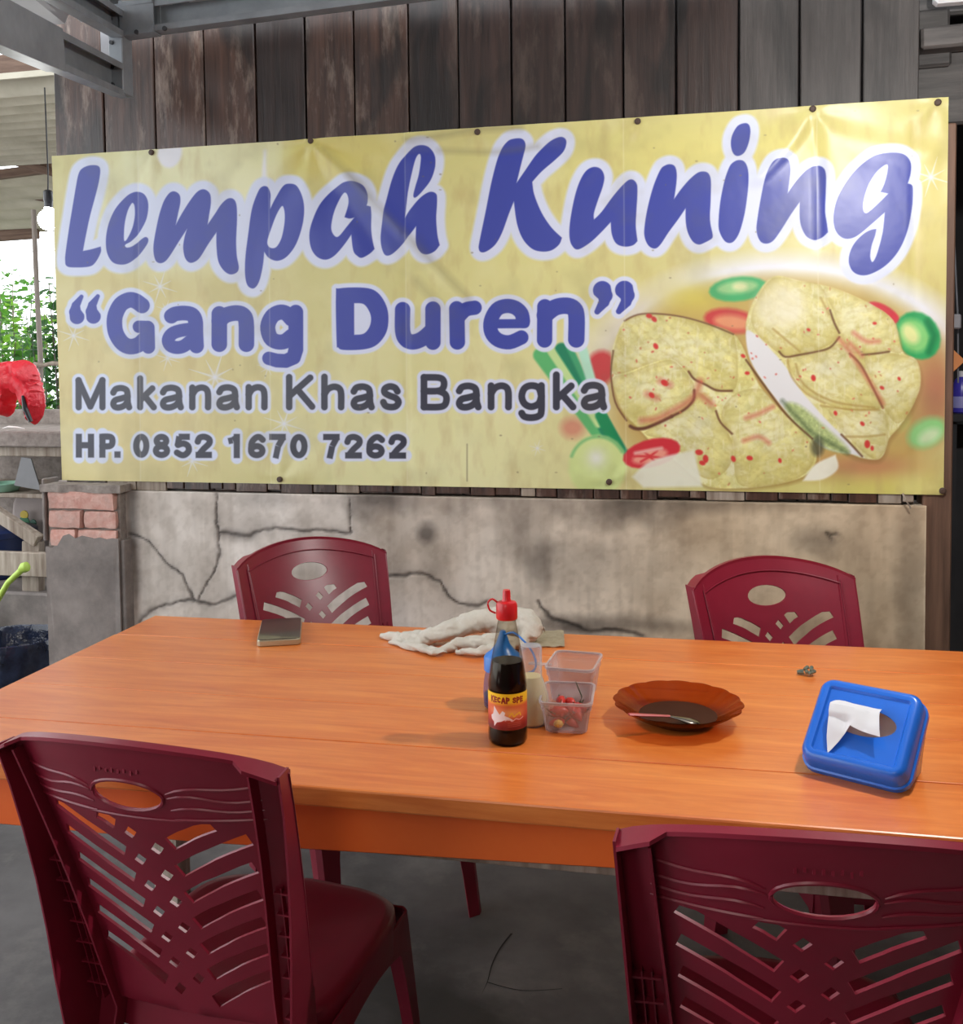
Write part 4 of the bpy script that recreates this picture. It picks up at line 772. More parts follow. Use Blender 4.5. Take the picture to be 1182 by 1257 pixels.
# the two behind face the other way: local +y towards the viewer
r3 = math.radians(180+43); p = backmid((302,690), (460,668), ZC+.02, r3); ch2 = dup(ch0, (p.x, p.y, 0), r3, 'maroon plastic chair behind the table beside the phone, turned sideways', GRP)
r4 = math.radians(180+27); p = backmid((850,726), (1048,706), ZC, r4); ch3 = dup(ch0, (p.x, p.y, 0), r4, 'maroon plastic chair behind the table near the right post', GRP)
for nm, c_, pts in (('NL', ch0, [(.21, .16, .37), (.25, .25, 0)]), ('RL', ch2, [(.238, .29, 0), (-.238, .29, 0), (.215, .21, .3), (-.215, .21, .3)])):
    M_ = Matrix.Translation(c_.location) @ Matrix.Rotation(c_.rotation_euler.z, 4, 'Z'); print(nm, [tuple(round(v) for v in pix(M_ @ Vector(p))) for p in pts])
print('chairs', [tuple(round(v, 2) for v in c.location) for c in (ch0, ch1, ch2, ch3)])

# ------------------------------------------------------------------ things on the table
TZ = 0.75
# phone
a, b, c_ = onz(315, 789, TZ+.012), onz(369, 786, TZ+.012), onz(313, 762, TZ+.012); ex = (b-a); ey = Vector((-ex.y, ex.x, 0)).normalized(); wph = ex.length; hph = min(0.205, (c_-a).dot(ey)); an = math.atan2(ex.y, ex.x)
ph = thing('phone', 'dark mobile phone with a pale edge lying on the far left of the table', 'phone', ((a+b)/2+ey*hph/2-Vector((0, 0, .012))), an)
def rrect(w, h, r, n=5): return [(sx*(w/2-r)+r*math.cos(t), sy*(h/2-r)+r*math.sin(t)) for sx, sy, t0 in ((1, 1, 0), (-1, 1, 90), (-1, -1, 180), (1, -1, 270)) for t in [math.radians(t0+90*k/n) for k in range(n+1)]]
def slab(w, h, r, z0, z1, bev=0.0):
    m = MB(); R_ = lambda k, z: [(x, y, z) for x, y in rrect(w-2*k, h-2*k, max(r-k, .001))]; return m.loft([R_(bev, z0), R_(0, z0+bev), R_(0, z1-bev), R_(bev, z1)])
slab(wph, hph, .012, 0, .017, .003).build('case', plain('pale_gold_metal', (176, 168, 142), .3, .6), ph, smooth=40)
slab(wph-.004, hph-.004, .011, .0165, .0182, .0005).build('screen', plain('black_glass', (14, 13, 15), .04, coat=1.0), ph, smooth=40)

# cloth rag
rg0 = onz(560, 785, TZ); ragm = mat('cotton_rag', (192, 186, 174), (214, 209, 198), (1, 1, 1), 14, 5, 0.9, bump=0.35, c3=(168, 158, 140), ps=12, pamt=.5)
def rp(x, y, h): return onz(x, y, TZ+h)-rg0
m = MB()
m.tube([rp(466,781,.006), rp(490,782,.010), rp(520,783,.018), rp(548,775,.032), rp(575,765,.045), rp(600,760,.052), rp(625,758,.055), rp(645,762,.05), rp(655,774,.035), rp(650,784,.02)], [.012, .020, .028, .032, .036, .04, .042, .04, .032, .02], 16, 0.75)
m.tube([rp(478,788,.004), rp(510,794,.008), rp(535,800,.012), rp(550,800,.012)], [.008, .018, .016, .006], 12, .6)
m.tube([rp(540,799,.010), rp(560,790,.018), rp(590,788,.022), rp(620,786,.020), rp(640,790,.016)], [.010, .018, .024, .026, .014], 12, .8)
m.tube([rp(560,800,.008), rp(585,800,.014), rp(610,797,.012), rp(632,795,.010)], [.008, .014, .016, .010], 12, .8)
m.tube([rp(600,770,.03), rp(625,772,.035), rp(645,780,.02), rp(640,796,.008)], [.022, .03, .026, .012], 12, .8)
me = bpy.data.meshes.new('rag'); me.from_pydata(m.v, [], m.f); o = bpy.data.objects.new('cloth_rag', me); C.objects.link(o); o.location = rg0; me.materials.append(ragm)
md = o.modifiers.new('r', 'REMESH'); md.mode = 'VOXEL'; md.voxel_size = .0035; md.use_smooth_shade = True
md = o.modifiers.new('s', 'SMOOTH'); md.iterations = 4
tx = bpy.data.textures.new('folds', 'CLOUDS'); tx.noise_scale = .035; tx.noise_depth = 2; md = o.modifiers.new('d', 'DISPLACE'); md.texture = tx; md.strength = .012; md.mid_level = .5; md.texture_coords = 'LOCAL'
dg = bpy.context.evaluated_depsgraph_get(); m2 = bpy.data.meshes.new_from_object(o.evaluated_get(dg)); o.modifiers.clear(); o.data = m2
for v in m2.vertices: p_ = v.co*1.0; rd = 1-abs(noise.noise((p_.x*16+p_.z*20, p_.y*16, p_.z*24))); v.co -= v.normal*.0045*max(0, rd-.72)/.28
for v in m2.vertices: v.co.z = max(v.co.z, 0.0006)
tag(o, 'crumpled off-white cloth rag heaped at the far edge of the table', 'rag')
f0 = onz(672, 785, TZ); nn = 14; V = []; F = []
q = [onz(655,795,TZ)-f0, onz(693,795,TZ)-f0, onz(692,776,TZ)-f0, onz(650,776,TZ)-f0]
for j in range(nn):
    for i in range(nn):
        u_, v_ = i/(nn-1), j/(nn-1); p = (q[0]*(1-u_)+q[1]*u_)*(1-v_)+(q[3]*(1-u_)+q[2]*u_)*v_; V.append((p.x, p.y, .004+.004*noise.noise((u_*4, v_*3, 2))))
F = [(j*nn+i, j*nn+i+1, (j+1)*nn+i+1, (j+1)*nn+i) for j in range(nn-1) for i in range(nn-1)]
o = MB().add(V, F).build('cloth_scrap', mat('grey_rag', (150, 138, 112), (176, 164, 138), (1, 1, 1), 40, 4, .9, bump=.4), None, f0, smooth=True, solid=.002); tag(o, 'thin grey cloth lying flat behind the clear tubs', 'cloth')

# soy sauce bottle
B0 = onz(623.5, 909, TZ); B0.y += 0.0
bt = thing('sauce_bottle', 'tall soy sauce bottle with red cap and a label reading KECAP', 'bottle', B0)
rB = 0.0355
prof = [(0, .0), (rB-.004, 0), (rB, .006), (rB+.0005, .02), (rB, .026), (rB-.0008, .03), (rB-.0008, .098), (rB, .104), (rB-.001, .115), (.0305, .145), (.026, .168), (.0195, .205), (.0165, .222), (.0155, .232)]
GLASS = clear('clear_bottle', (236, 230, 220), .93, .05)
MB().lathe(prof, 40).build('glass', GLASS, bt, smooth=50)
MB().lathe([(0, .003)]+[(max(r-.002, 0), z+.001) for r, z in prof[1:10]]+[(.0272, .150), (0, .150)], 40).build('sauce', plain('dark_soy', (20, 9, 8), .12), bt, smooth=50)
fan = math.atan2(CAM.y-B0.y, CAM.x-B0.x); lm = MB(); n = 40
ang = [fan+math.radians(-100+200*k/n) for k in range(n+1)]
lm.loft([[(rB*math.cos(t)*1.006, rB*math.sin(t)*1.006, z) for t in ang] for z in (.032, .098)], closed=False)
lo = lm.build('label', image_mat('sauce_label', label_image(), .35), bt, smooth=True); uv = lo.data.uv_layers.new(name='UVMap')
for lp_ in lo.data.loops: uv.data[lp_.index].uv = ((lp_.vertex_index % (n+1))/n, lp_.vertex_index//(n+1))
tag(lo, 'yellow and red label with a white winged horse')
REDCAP = plain('red_cap', (206, 28, 34), .3)
cp = MB().lathe([(.0, .226), (.0185, .226), (.0195, .228), (.0195, .252), (.017, .257), (.009, .259), (.0075, .262), (.007, .276), (.0062, .279), (0, .279)], 28).build('cap', REDCAP, bt, smooth=40)
side = RGT.copy(); m = MB(); m.tube(spath([Vector((0, 0, .255))-side*.016, Vector((0, 0, .262))-side*.026, Vector((0, 0, .255))-side*.034, Vector((0, 0, .242))-side*.031, Vector((0, 0, .236))-side*.020]), .0018, 8); m.build('cap_strap', REDCAP, cp)

# squat bottle with a blue lid behind it
p = onz(618, 868, TZ); sq = thing('blue_capped_jar', 'squat clear jar of dark sauce with blue pouring lid, behind the soy bottle', 'jar', p)
BLUE = plain('blue_plastic', (36, 116, 204), .3)
MB().lathe([(0, 0), (.033, 0), (.039, .006), (.0405, .03), (.039, .055), (.034, .080)], 32).build('body', clear('jar_plastic', (226, 226, 240), .85, .12, (110, 110, 170)), sq, smooth=50)
MB().lathe([(0, .003), (.032, .003), (.0378, .008), (.039, .028), (0, .028)], 32).build('sauce', bpy.data.materials['dark_soy'], sq, smooth=50)
ld = MB().lathe([(.034, .076), (.0385, .078), (.0385, .103), (.035, .108), (.024, .116), (.014, .130), (.008, .148), (.005, .156), (0, .156)], 32).build('lid', BLUE, sq, smooth=40)
q = lambda x, z: RGT*x+Vector((0, -.045*max(0, min(1, x/.05)), z))
m = MB(); m.tube(spath([q(.006, .150), q(.026, .158), q(.046, .150), q(.060, .136), q(.070, .118), q(.0735, .100), q(.068, .088), q(.058, .084)]), .0021, 8); m.build('strap', BLUE, ld, smooth=True)

# cream bottle
p = onz(652, 887, TZ); cb = thing('cream_bottle', 'cream-filled bottle with a clear neck, between soy bottle and tubs', 'bottle', p)
MB().lathe([(0, 0), (.030, 0), (.0335, .005), (.0335, .055), (.025, .083), (.0215, .092), (.0215, .148), (.019, .151), (0, .151)], 32).build('body', clear('milky_plastic', (238, 238, 240), .80, .2, (216, 216, 222)), cb, smooth=40)
MB().lathe([(0, .003), (.029, .003), (.0322, .006), (.0322, .055), (.024, .082), (.0205, .092), (0, .092)], 32).build('filling', plain('cream_sauce', (240, 218, 150), .5), cb, smooth=40)

# clear tubs
TUB = clear('frosted_tub', (240, 234, 234), .84, .22, (226, 218, 220))
RIMM = clear('frosted_rim', (240, 236, 236), .6, .2, (226, 220, 222))
def tub(name, label, loc, rz, w, h, loc_tilt=0, dpt=None):
    dpt = dpt or w; t = thing(name, label, 'tub', loc, rz); m = MB(); R_ = lambda s, z, r=.014: [(x*s, y*s*dpt/w, z) for x, y in rrect(w, w, r)]
    m.loft([R_(.02, .0015), R_(.74, .0), R_(.80, .003), R_(.93, h*.72), R_(.935, h*.73), R_(.97, h*.74), R_(.985, h*.97), R_(1.0, h*.975), R_(1.0, h), R_(.95, h), R_(.945, h*.8), R_(.90, h*.73), R_(.78, .006), R_(.02, .0045)], caps=True)
    m.build('body', TUB, t, smooth=35)
    m = MB(); 
    m.loft([R_(1.012, h*.93), R_(1.03, h*.93), R_(1.03, h*1.0), R_(1.012, h*1.0), R_(1.012, h*.93)], caps=False); m.build('rim', RIMM, t, smooth=30)
    return t
pf = onz(697, 889, TZ); tr_ = math.radians(3)
t1 = tub('clear_tub', 'small clear tub of red chillies in front of the empty tub', pf, tr_, .098, .062, dpt=.125)
pb = onz(705, 853, TZ); t2 = tub('clear_tub', 'empty clear tub standing behind the tub of chillies', pb, math.radians(-4), .100, .074, dpt=.125)
o = slab(.05, .014, .006, -.0015, .0015, .0004).build('tab', TUB, t2, (-.068, -.02, .066))
CHR = mat('red_chilli', (196, 40, 38), (216, 70, 52), (1, 1, 1), 20, 3, .3); CHY = plain('yellow_chilli', (222, 186, 70), .3); STEM = plain('chilli_stem', (58, 66, 34), .6)
first = None
for k in range(30):
    lay = k//11; a = rng.uniform(0, 6.28); x = rng.uniform(-.021, .021); y = rng.uniform(-.034, .032); z = .011+.011*lay+.003*rng.random()
    if first is None:
        first = tag(bpy.data.objects.new('chilli', None), 'plump red chilli heaped in the small clear tub', 'chilli', 'red chillies in the tub'); C.objects.link(first)
        MB().tube([(-.014, 0, 0), (-.011, 0, .001), (-.004, .001, .002), (.005, .002, .001), (.013, .000, -.001), (.016, 0, -.002)], [.002, .006, .0085, .0075, .004, .001], 12).build('pod', CHR, first, smooth=True)
        MB().tube([(-.013, 0, .0005), (-.019, .001, .004), (-.024, .004, .009)], [.002, .0013, .001], 6).build('stem', STEM, first, smooth=True); c = first
    else:
        c = first.copy(); C.objects.link(c)
        for g in list(first.children): d_ = g.copy(); C.objects.link(d_); d_.parent = c
    c.location = pf+Vector((x, y, z)); c.rotation_euler = (rng.uniform(-.3, .3), rng.uniform(-.35, .35), a)
yc = tag(MB().tube([(-.009, 0, 0), (-.006, 0, 0), (.0, 0, .001), (.007, 0, 0), (.010, 0, 0)], [.001, .006, .008, .006, .001], 10).build('chilli', CHY, None, pf+Vector((-.012, -.046, .016)), smooth=True), 'single yellowish chilli among the red ones in the small tub', 'chilli')
o = MB().tube([(0, 0, 0), (.004, 0, .012), (-.004, .002, .030), (-.008, .003, .040)], [.0022, .0014, .001, .0008], 6).build('loose_stem', STEM, None, pf+Vector((.022, .010, .040))); tag(o, 'long dark chilli stem sticking up from the small tub', 'stem')

# amber plate and spoon
pp = onz(832, 886, TZ); AMB = clear('amber_glass', (226, 178, 122), .90, .06, (58, 26, 10))
plt = thing('amber_plate', 'scalloped amber glass plate with a spoon on it', 'plate', pp)
sc_ = lambda a, z: 1+.036*abs(math.cos(a*8))*max(0, (z-.012)/.028)
MB().lathe([(.001, .004), (.05, .004), (.062, .006), (.085, .016), (.108, .031), (.118, .038), (.1195, .0395), (.1185, .041), (.107, .034), (.084, .019), (.06, .0085), (.05, .0068), (.001, .0068)], 128, (0, 0, 0), sc_).build('dish', AMB, plt, smooth=40)
MB().lathe([(.045, 0), (.049, 0), (.051, .005), (.046, .005), (.045, 0)], 60).build('foot_ring', AMB, plt, smooth=40)
MB().lathe([(.001, .0072), (.045, .0072), (.060, .0090), (.074, .0150), (.060, .0152), (.001, .0152)], 48).build('sauce_film', plain('brown_sauce', (58, 22, 8), .55, spec=.15), plt, smooth=40)
s0 = onz(772, 877, TZ+.042); s1 = onz(822, 879, TZ+.030); s2 = onz(846, 885, TZ+.022)
sp = thing('spoon', 'spoon with a pinkish handle resting in the amber plate', 'spoon', s0)
d1, d2 = s1-s0, s2-s0; m = MB(); m.tube([(0, 0, 0), d1*.2, d1*.6, d1], [.005, .0058, .005, .004], 10, .45); m.build('handle', plain('pink_plastic', (186, 84, 84), .35), sp, smooth=True)
m = MB(); m.tube([d1*.96, d1*.6+d2*.4, d2*1.0, d2*1.0+(d2-d1)*.4, d2*1.0+(d2-d1)*.6], [.003, .008, .016, .013, .003], 14, .3); m.build('bowl', plain('spoon_steel', (110, 104, 96), .2, .9), sp, smooth=True)

# small dried seed head
cn = onz(990, 829, TZ); cnt = thing('seed_head', 'small grey-green dried seed head lying on the table', 'seed head', cn+Vector((0, 0, .008)))
GG = mat('grey_green', (72, 84, 74), (120, 128, 112), (1, 1, 1), 60, 3, .7)
MB().tube([(-.020, 0, -.002), (-.012, 0, -.001), (-.006, 0, 0)], [.004, .006, .006], 8).build('stalk', GG, cnt, smooth=True)
for k in range(13):
    a = rng.uniform(0, 6.28); e = rng.uniform(-.6, 1.2); r = .011; q = Vector((.006+r*math.cos(a)*math.cos(e)*.9, r*math.sin(a)*math.cos(e), r*math.sin(e)*.8+.002))
    MB().lathe([(0, -.0045), (.0032, -.003), (.0045, 0), (.0032, .003), (0, .0045)], 8).build('bud', GG, cnt, q, smooth=True)

# tissue box
tl = onz(988, 946, TZ); trp = onz(1109, 977, TZ); ex = (trp-tl); wT = .178; an = math.atan2(ex.y, ex.x); mid = (tl+trp)/2
tb = thing('tissue_box', 'blue tissue box tilted towards the viewer with white tissue pulled out', 'tissue box', mid+Vector((0, .0, .0)), an)
TH = math.radians(41); Rt = Matrix.Rotation(TH, 4, 'X'); lw, ll, lh = .170, .160, .038
bas = Matrix.Translation((0, .004, .003)) @ Rt        # local: x across, y up the lid, z out of the lid; lower rim edge near the table
def tl_(pts): return [bas @ Vector(p) for p in pts]
BL2 = plain('blue_lid', (24, 100, 206), .28, coat=.3)
lid = MB(); R2 = lambda k, z, r=.024: tl_([(x, y+ll/2, z) for x, y in rrect(lw-2*k, ll-2*k, max(.004, r-k), 6)])
slotc = [(x+.002, y+ll/2+.008) for x, y in oval(0, 0, .052, .026, 28)]
outer = [(x, y+ll/2) for x, y in rrect(lw-.052, ll-.052, .004, 6)]
lid.loft([R2(.002, .0), R2(-.002, .001), R2(-.002, .008), R2(.001, .010), R2(.003, lh-.006), R2(.008, lh), R2(.012, lh+.001), R2(.017, lh), R2(.020, lh-.004), R2(.026, lh-.004)], caps=False)
V, F = plate2d(outer, [slotc], .02); lid.add(tl_([(v.x, v.y, lh-.004) for v in V]), F)
lid.build('lid', BL2, tb, smooth=40, solid=-.0015)
bd_ = MB(); bt_ = lambda s, z: tl_([(x*s*1.05+.004, y*s*1.02+ll/2+.004, z) for x, y in rrect(lw-.012, ll-.012, .02, 6)])
bd_.loft([bt_(1.0, .004), bt_(.985, -.004), [Vector((v.x*.96, max(v.y, .012)*.95+.006, max(v.z-.055, 0.001))) for v in bt_(.96, 0)], [Vector((v.x*.93, max(v.y, .014)*.93+.01, max(v.z-.095, 0.0006))) for v in bt_(.94, 0)]]); bd_.build('body', clear('cloudy_body', (224, 224, 226), .45, .25, (214, 214, 216)), tb, smooth=35)
# tissue: sheet folded out of the slot, hanging down to the left
TIS = mat('tissue_paper', (236, 236, 238), (246, 246, 248), (1, 1, 1), 12, 3, .9, trans=.25); to = smooth_poly([(-.054, .018, S), (-.046, .031), (0, .034), (.024, .031, S), (.030, .0), (.037, -.027, S), (.0, -.022), (-.013, -.018, S), (-.026, -.045), (-.040, -.068, S), (-.047, -.04), (-.052, 0)], 4)
V, F = plate2d(to, [], .006)
def tz(x, y): return lh-.006+.026*min(1, max(0, (.036-y)/.022))**.7+.004*noise.noise((x*40, y*40, 7))-.014*max(0, min(1, (-.012-y)/.06))-(.005*max(0, min(1, (-.013-x)/.006)) if y < -.006 else 0)
MB().add([bas @ Vector((v.x+.002, v.y+ll/2+.004, tz(v.x, v.y))) for v in V], F).build('tissue', TIS, tb, smooth=True, solid=.0006)
# ------------------------------------------------------------------ yard and kitchen corner on the left
def barbox(mb, a, b, w, h, up=Vector((0, 0, 1))):
    a, b = Vector(a), Vector(b); d = (b-a).normalized(); s = d.cross(up)
    if s.length < .05: s = d.cross(Vector((0, 1, 0)))
    s.normalize(); u = s.cross(d).normalized()
    return mb.loft([[p+s*(-w/2)+u*(-h/2), p+s*(w/2)+u*(-h/2), p+s*(w/2)+u*(h/2), p+s*(-w/2)+u*(h/2)] for p in (a, b)])
YC = 0.55
ct = ony(30, 530, YC); cb_ = ony(30, 549, YC)
cnt_ = thing('counter', 'grey concrete counter on boards at the left edge, under the red bag', 'counter', (ct.x, YC, 0))
MB().box((0, .285, (ct.z+cb_.z)/2), (1.3, .57, ct.z-cb_.z)).build('slab', MORTAR, cnt_, bevel=.006)
for k, (x0, x1) in enumerate(((-.65, .155), (.16, .62))): MB().box(((x0+x1)/2, .30, cb_.z-.024), (x1-x0-.006, .5, .042)).build('support_board', WOODRAW, cnt_, bevel=.003)
pz = ony(60, 503, 1.12).z
o = MB().box((ct.x-.2, 1.17, pz/2), (2.4, .10, pz)).build('parapet', MORTAR, None, bevel=.006); tag(o, 'low grey parapet behind the counter', kind='structure')
# the raised ledge under the counter
lz = 0.50
o = MB().box((-1.2, 0.74, lz/2), (2.3, .64, lz)).build('ledge', PLASTER2, None, bevel=.01); tag(o, 'grey concrete ledge under the counter', kind='structure')

# red plastic bag slung over the counter
RB = ony(28, 480, .50); REDBAG = mat('red_plastic_film', (226, 44, 60), (236, 70, 84), (1, 1, 1), 26, 4, .18, bump=.9, trans=.35)
out = [(-14,452),(0,445),(18,443),(32,442),(44,450),(50,468),(55,488),(54,506),(48,518),(41,521),(37,508),(32,494),(25,486),(20,492),(17,506),(9,512),(3,506),(-1,494),(-6,506),(-16,508),(-20,480)]
q = smooth_poly(out, 3); w3 = [ony(x, y, .50)-RB for x, y in q]; pl = [(v.x, v.z) for v in w3]
V, F = plate2d(pl, [],   .011); nbd = len(pl); ed = [min(math.hypot(v.x-a, v.y-b) for a, b in pl) for v in V]
m = MB(); n = len(V)
ft = [Vector((v.x, -.06*(1-math.exp(-d_/.025))-.040*(1-abs(noise.noise((v.x*13+v.y*6, v.y*4-v.x*4, 3)))*2.2)*min(1, d_/.02)+.012*noise.noise((v.x*40, v.y*22, 5))*min(1, d_/.01), v.y)) for v, d_ in zip(V, ed)]
bk = [Vector((v.x, .05*(1-math.exp(-d_/.03)), v.y)) for v, d_ in zip(V, ed)]
m.add(ft, F); m.add(bk, [tuple(reversed(f)) for f in F]); o = m.build('red_plastic_bag', REDBAG, None, RB, smooth=True)
tag(o, 'crumpled red plastic bag hanging over the grey counter at left', 'bag')
v0, v1 = ony(22, 486, .40), ony(32, 518, .40); o = MB().tube([(0, 0, 0), (v1-v0)*.5+Vector((-.008, 0, 0)), v1-v0], [.006, .012, .009], 8).build('black_strap', BLACKP, None, v0+Vector((0, .03, 0))); tag(o, 'short black strap showing under the red bag', 'strap')
o = MB().tube([(0, 0, 0), (.03, .0, .006), (.07, 0, .004), (.10, .01, -.002)], [.006, .012, .010, .004], 10, .5).build('crumpled_paper', plain('white_paper', (226, 224, 220), .9), None, ony(4, 527, .6)+Vector((0, 0, .004)), smooth=True); tag(o, 'scrap of white paper on the counter under the red bag', 'paper')
# rail and standing pole
a, b = ony(42, 447, 1.275), ony(86, 447, 1.275); o = MB().tube([(0, 0, 0), (b-a)*.25+Vector((0, 0, -.006)), (b-a)*.5+Vector((0, 0, .004)), b-a], [.013, .010, .012, .011], 8).build('bamboo_rail', WOODRAW, None, a, smooth=True); tag(o, 'short horizontal bamboo rail beside the left edge of the banner', 'rail')
a = ony(50, 520, 1.3); b = ony(42, 286, 1.3); o = MB().tube([(0, 0, -a.z), (0, 0, 0), (b-a)*.35+Vector((.012, 0, 0)), (b-a)*.7+Vector((.004, 0, 0)), (b-a)*1.12], [.016, .015, .0135, .0125, .012], 8).build('pole', mat('grey_bark', (120, 108, 100), (158, 148, 140), (8, 8, 1), 5, 4, .8), None, a, smooth=True); tag(o, 'thin grey bark-covered pole standing behind the hanging bulb', 'pole')

# hanging bulb
bl = ony(60, 270, .42); lb = thing('light_bulb', 'glowing round light bulb hanging at the left end of the banner', 'lamp', bl)
em = bpy.data.materials.new('bulb_glow'); em.use_nodes = True; e_ = em.node_tree.nodes['Principled BSDF']; e_.inputs['Emission Color'].default_value = (1, 1, .97, 1); e_.inputs['Emission Strength'].default_value = 60
MB().lathe([(0, -.043)]+[(.043*math.sin(math.radians(a)), -.043*math.cos(math.radians(a))) for a in range(15, 150, 15)]+[(.020, .040), (.016, .052)], 24).build('globe', em, lb, smooth=60)
MB().lathe([(.017, .05), (.017, .075), (.019, .078), (.019, .115), (.012, .122), (0, .122)], 16).build('socket', BLACKP, lb, smooth=40)
zt2 = ony(62, 205, .42).z-bl.z; MB().tube([(0, 0, .12), (.003, 0, .18), (0, 0, 2.60-bl.z)], .003, 6).build('cord', BLACKP, lb)
# lean-to roof
lr = thing('ceiling_left', 'pale corrugated lean-to roof on rough beams at the left', None, (-1.6, 0.35, 2.6), kind='structure')
def corr(name, ya, za, yb_, zb_, pitch, amp, m_):
    m = MB(); n = int(math.hypot(yb_-ya, zb_-za)/pitch*8); secs = []
    for i in range(n+1):
        t = i/n; y = ya+(yb_-ya)*t; z = za+(zb_-za)*t+amp*math.sin(i/8*2*math.pi); secs.append([(-2.6, y-.35, z-2.6), (1.585, y-.35, z-2.6)])
    m.loft(secs, closed=False, caps=False); return m.build(name, m_, lr, smooth=True, solid=.004)
zA, zB = ony(30, 95, .36).z, ony(30, 197, 1.75).z
corr('corrugated_sheet', .36, zA, 1.75, zB, .120, .042, ASBESTOS)
zC_, zD = ony(30, 212, 1.8).z, ony(30, 285, 3.2).z
corr('corrugated_sheet', 1.8, zC_, 3.2, zD, .25, .012, ASBESTOS)
RAFT = mat('rough_beam', (88, 66, 54), (128, 104, 88), (1, 12, 12), 4, 5, .8, bump=.2, rnd=.1)
for px0, py0, px1, py1, yy, w_, h_ in ((-60, 86, 70, 78, .40, .05, .085), (-60, 176, 66, 212, 1.70, .05, .045), (-60, 222, 66, 206, 1.72, .045, .05), (-60, 222, 55, 244, 2.4, .03, .04), (-60, 288, 46, 280, 3.15, .05, .15)):
    a, b = ony(px0, py0, yy), ony(px1, py1, yy); ln = (b-a).length
    MB().box((0, 0, 0), (ln, w_, h_)).build('beam', RAFT, lr, (a+b)/2-Vector((-1.6, .35, 2.6)), bevel=.004, rot=(0, -math.atan2(b.z-a.z, b.x-a.x), 0))

# kitchen odds and ends below the counter
a, b = ony(-60, 690, .44), ony(64, 692, .44)
br = thing('board_frame', 'pale grey board and slanted strut nailed together under the counter', 'frame', (a+b)/2)
c0 = (a+b)/2; h_ = ony(0, 677, .44).z-ony(0, 706, .44).z
MB().box((0, 0, 0), ((b-a).length, .03, h_)).build('board', WOODRAW, br, bevel=.003)
m = MB(); barbox(m, ony(-40, 606, .46)-c0, ony(48, 664, .46)-c0, .045, .05); m.build('strut', WOODRAW, br, bevel=.003)
p, q_ = ony(41, 664, .47)-c0, ony(41, 728, .47)-c0; m = MB(); barbox(m, p, q_, .085, .04); m.build('upright', WOODRAW, br, bevel=.003)
BLUEB = plain('navy_plastic', (30, 46, 92), .4)
p = ony(0, 719, .72); p.z = lz; h_ = ony(4, 648, .72).z-lz; bb = thing('blue_barrel', 'dark blue plastic barrel on the ledge under the counter', 'barrel', p)
MB().lathe([(0, 0), (.135, 0), (.145, .012), (.155, h_*.45), (.16, h_*.8), (.158, h_*.86)], 32).build('body', BLUEB, bb, smooth=40); MB().lathe([(.158, h_*.85), (.168, h_*.86), (.168, h_*.97), (.16, h_), (0, h_)], 32).build('lid', BLUEB, bb, smooth=40)
p = ony(44, 640, .98); sk = thing('patterned_sack', 'pale sack printed with green and yellow discs, behind the slanted strut', 'sack', (p.x, .98, lz))
m = MB(); z1 = ony(40, 604, .98).z-lz; m.loft([[(x*s, y*(.5+.5*s2), z) for x, y in rrect(.24, .08, .03)] for s, s2, z in ((.9, 1, 0), (1.05, 1.1, .08), (1.0, 1.0, z1*.5), (.9, .8, z1*.85), (.7, .4, z1))]); m.build('cloth', plain('pale_sack', (168, 156, 152), .8), sk, smooth=50)
for px_, py_, r_, cc in ((30, 632, .022, (196, 170, 40)), (30, 641, .03, (36, 110, 70)), (41, 642, .018, (40, 84, 66))):
    v = ony(px_, py_, .90)-Vector((p.x, .98, lz)); MB().lathe([(0, 0), (r_, 0), (r_*.96, .004), (0, .005)], 20).build('disc', plain('disc_%d' % cc[0], cc, .5), sk, v, rot=(math.pi/2, 0, 0))
v = [ony(x, y, .585) for x, y in ((26, 561), (17, 596), (50, 602), (38, 563))]; c0 = v[1]; o = MB().loft([[p-c0 for p in v], [p-c0+Vector((0, .006, 0)) for p in v]]).build('metal_scrap', plain('grey_sheet', (120, 120, 122), .6), None, c0, bevel=.001); tag(o, 'triangular scrap of grey sheet hanging under the counter', 'scrap')
p = ony(6, 603, .66); o = MB().lathe([(0, 0), (.05, 0), (.058, .004), (.075, .036), (.078, .037), (.074, .040), (.055, .008), (0, .006)], 28).build('mint_bowl', plain('mint_plastic', (150, 196, 172), .4), None, p, smooth=40); tag(o, 'mint green plastic bowl up under the counter', 'bowl')
sh = MB().box((p.x-.1, .86, p.z-.011), (.75, .52, .02)).build('shelf_board', WOODRAW, None, bevel=.003); tag(sh, 'narrow board shelf carrying the mint bowl', 'shelf')
# green dipper leaning in
v = [ony(x, y, .32) for x, y in ((-62, 775), (-26, 768), (-6, 742), (10, 715), (24, 702), (29, 697))]; c0 = v[0]; dpn = thing('green_dipper', 'lime green plastic dipper handle sticking out at the left edge', 'dipper', c0)
GRN = plain('lime_plastic', (176, 206, 84), .4); MB().tube([p-c0 for p in v], [.013, .013, .012, .012, .013, .014], 12).build('handle', GRN, dpn, smooth=True); e1 = v[-1]-c0
MB().tube([e1+Vector((-.016, 0, -.008)), e1, e1+Vector((.016, 0, .006)), e1+Vector((.022, 0, .008))], [.012, .022, .020, .010], 14).build('knob', GRN, dpn, smooth=True)
MB().lathe([(0, -.02), (.06, -.02), (.075, .0), (.08, .09), (.077, .09), (.072, .004), (0, -.014)], 24).build('cup', GRN, dpn, (-.03, 0, .0), smooth=40)
o = MB().box((c0.x-.03, .30, (c0.z-.021)/2), (.24, .2, c0.z-.021)).build('step', PLASTER2, None, bevel=.01); tag(o, 'low concrete step carrying the dipper, beyond the left edge', kind='structure')
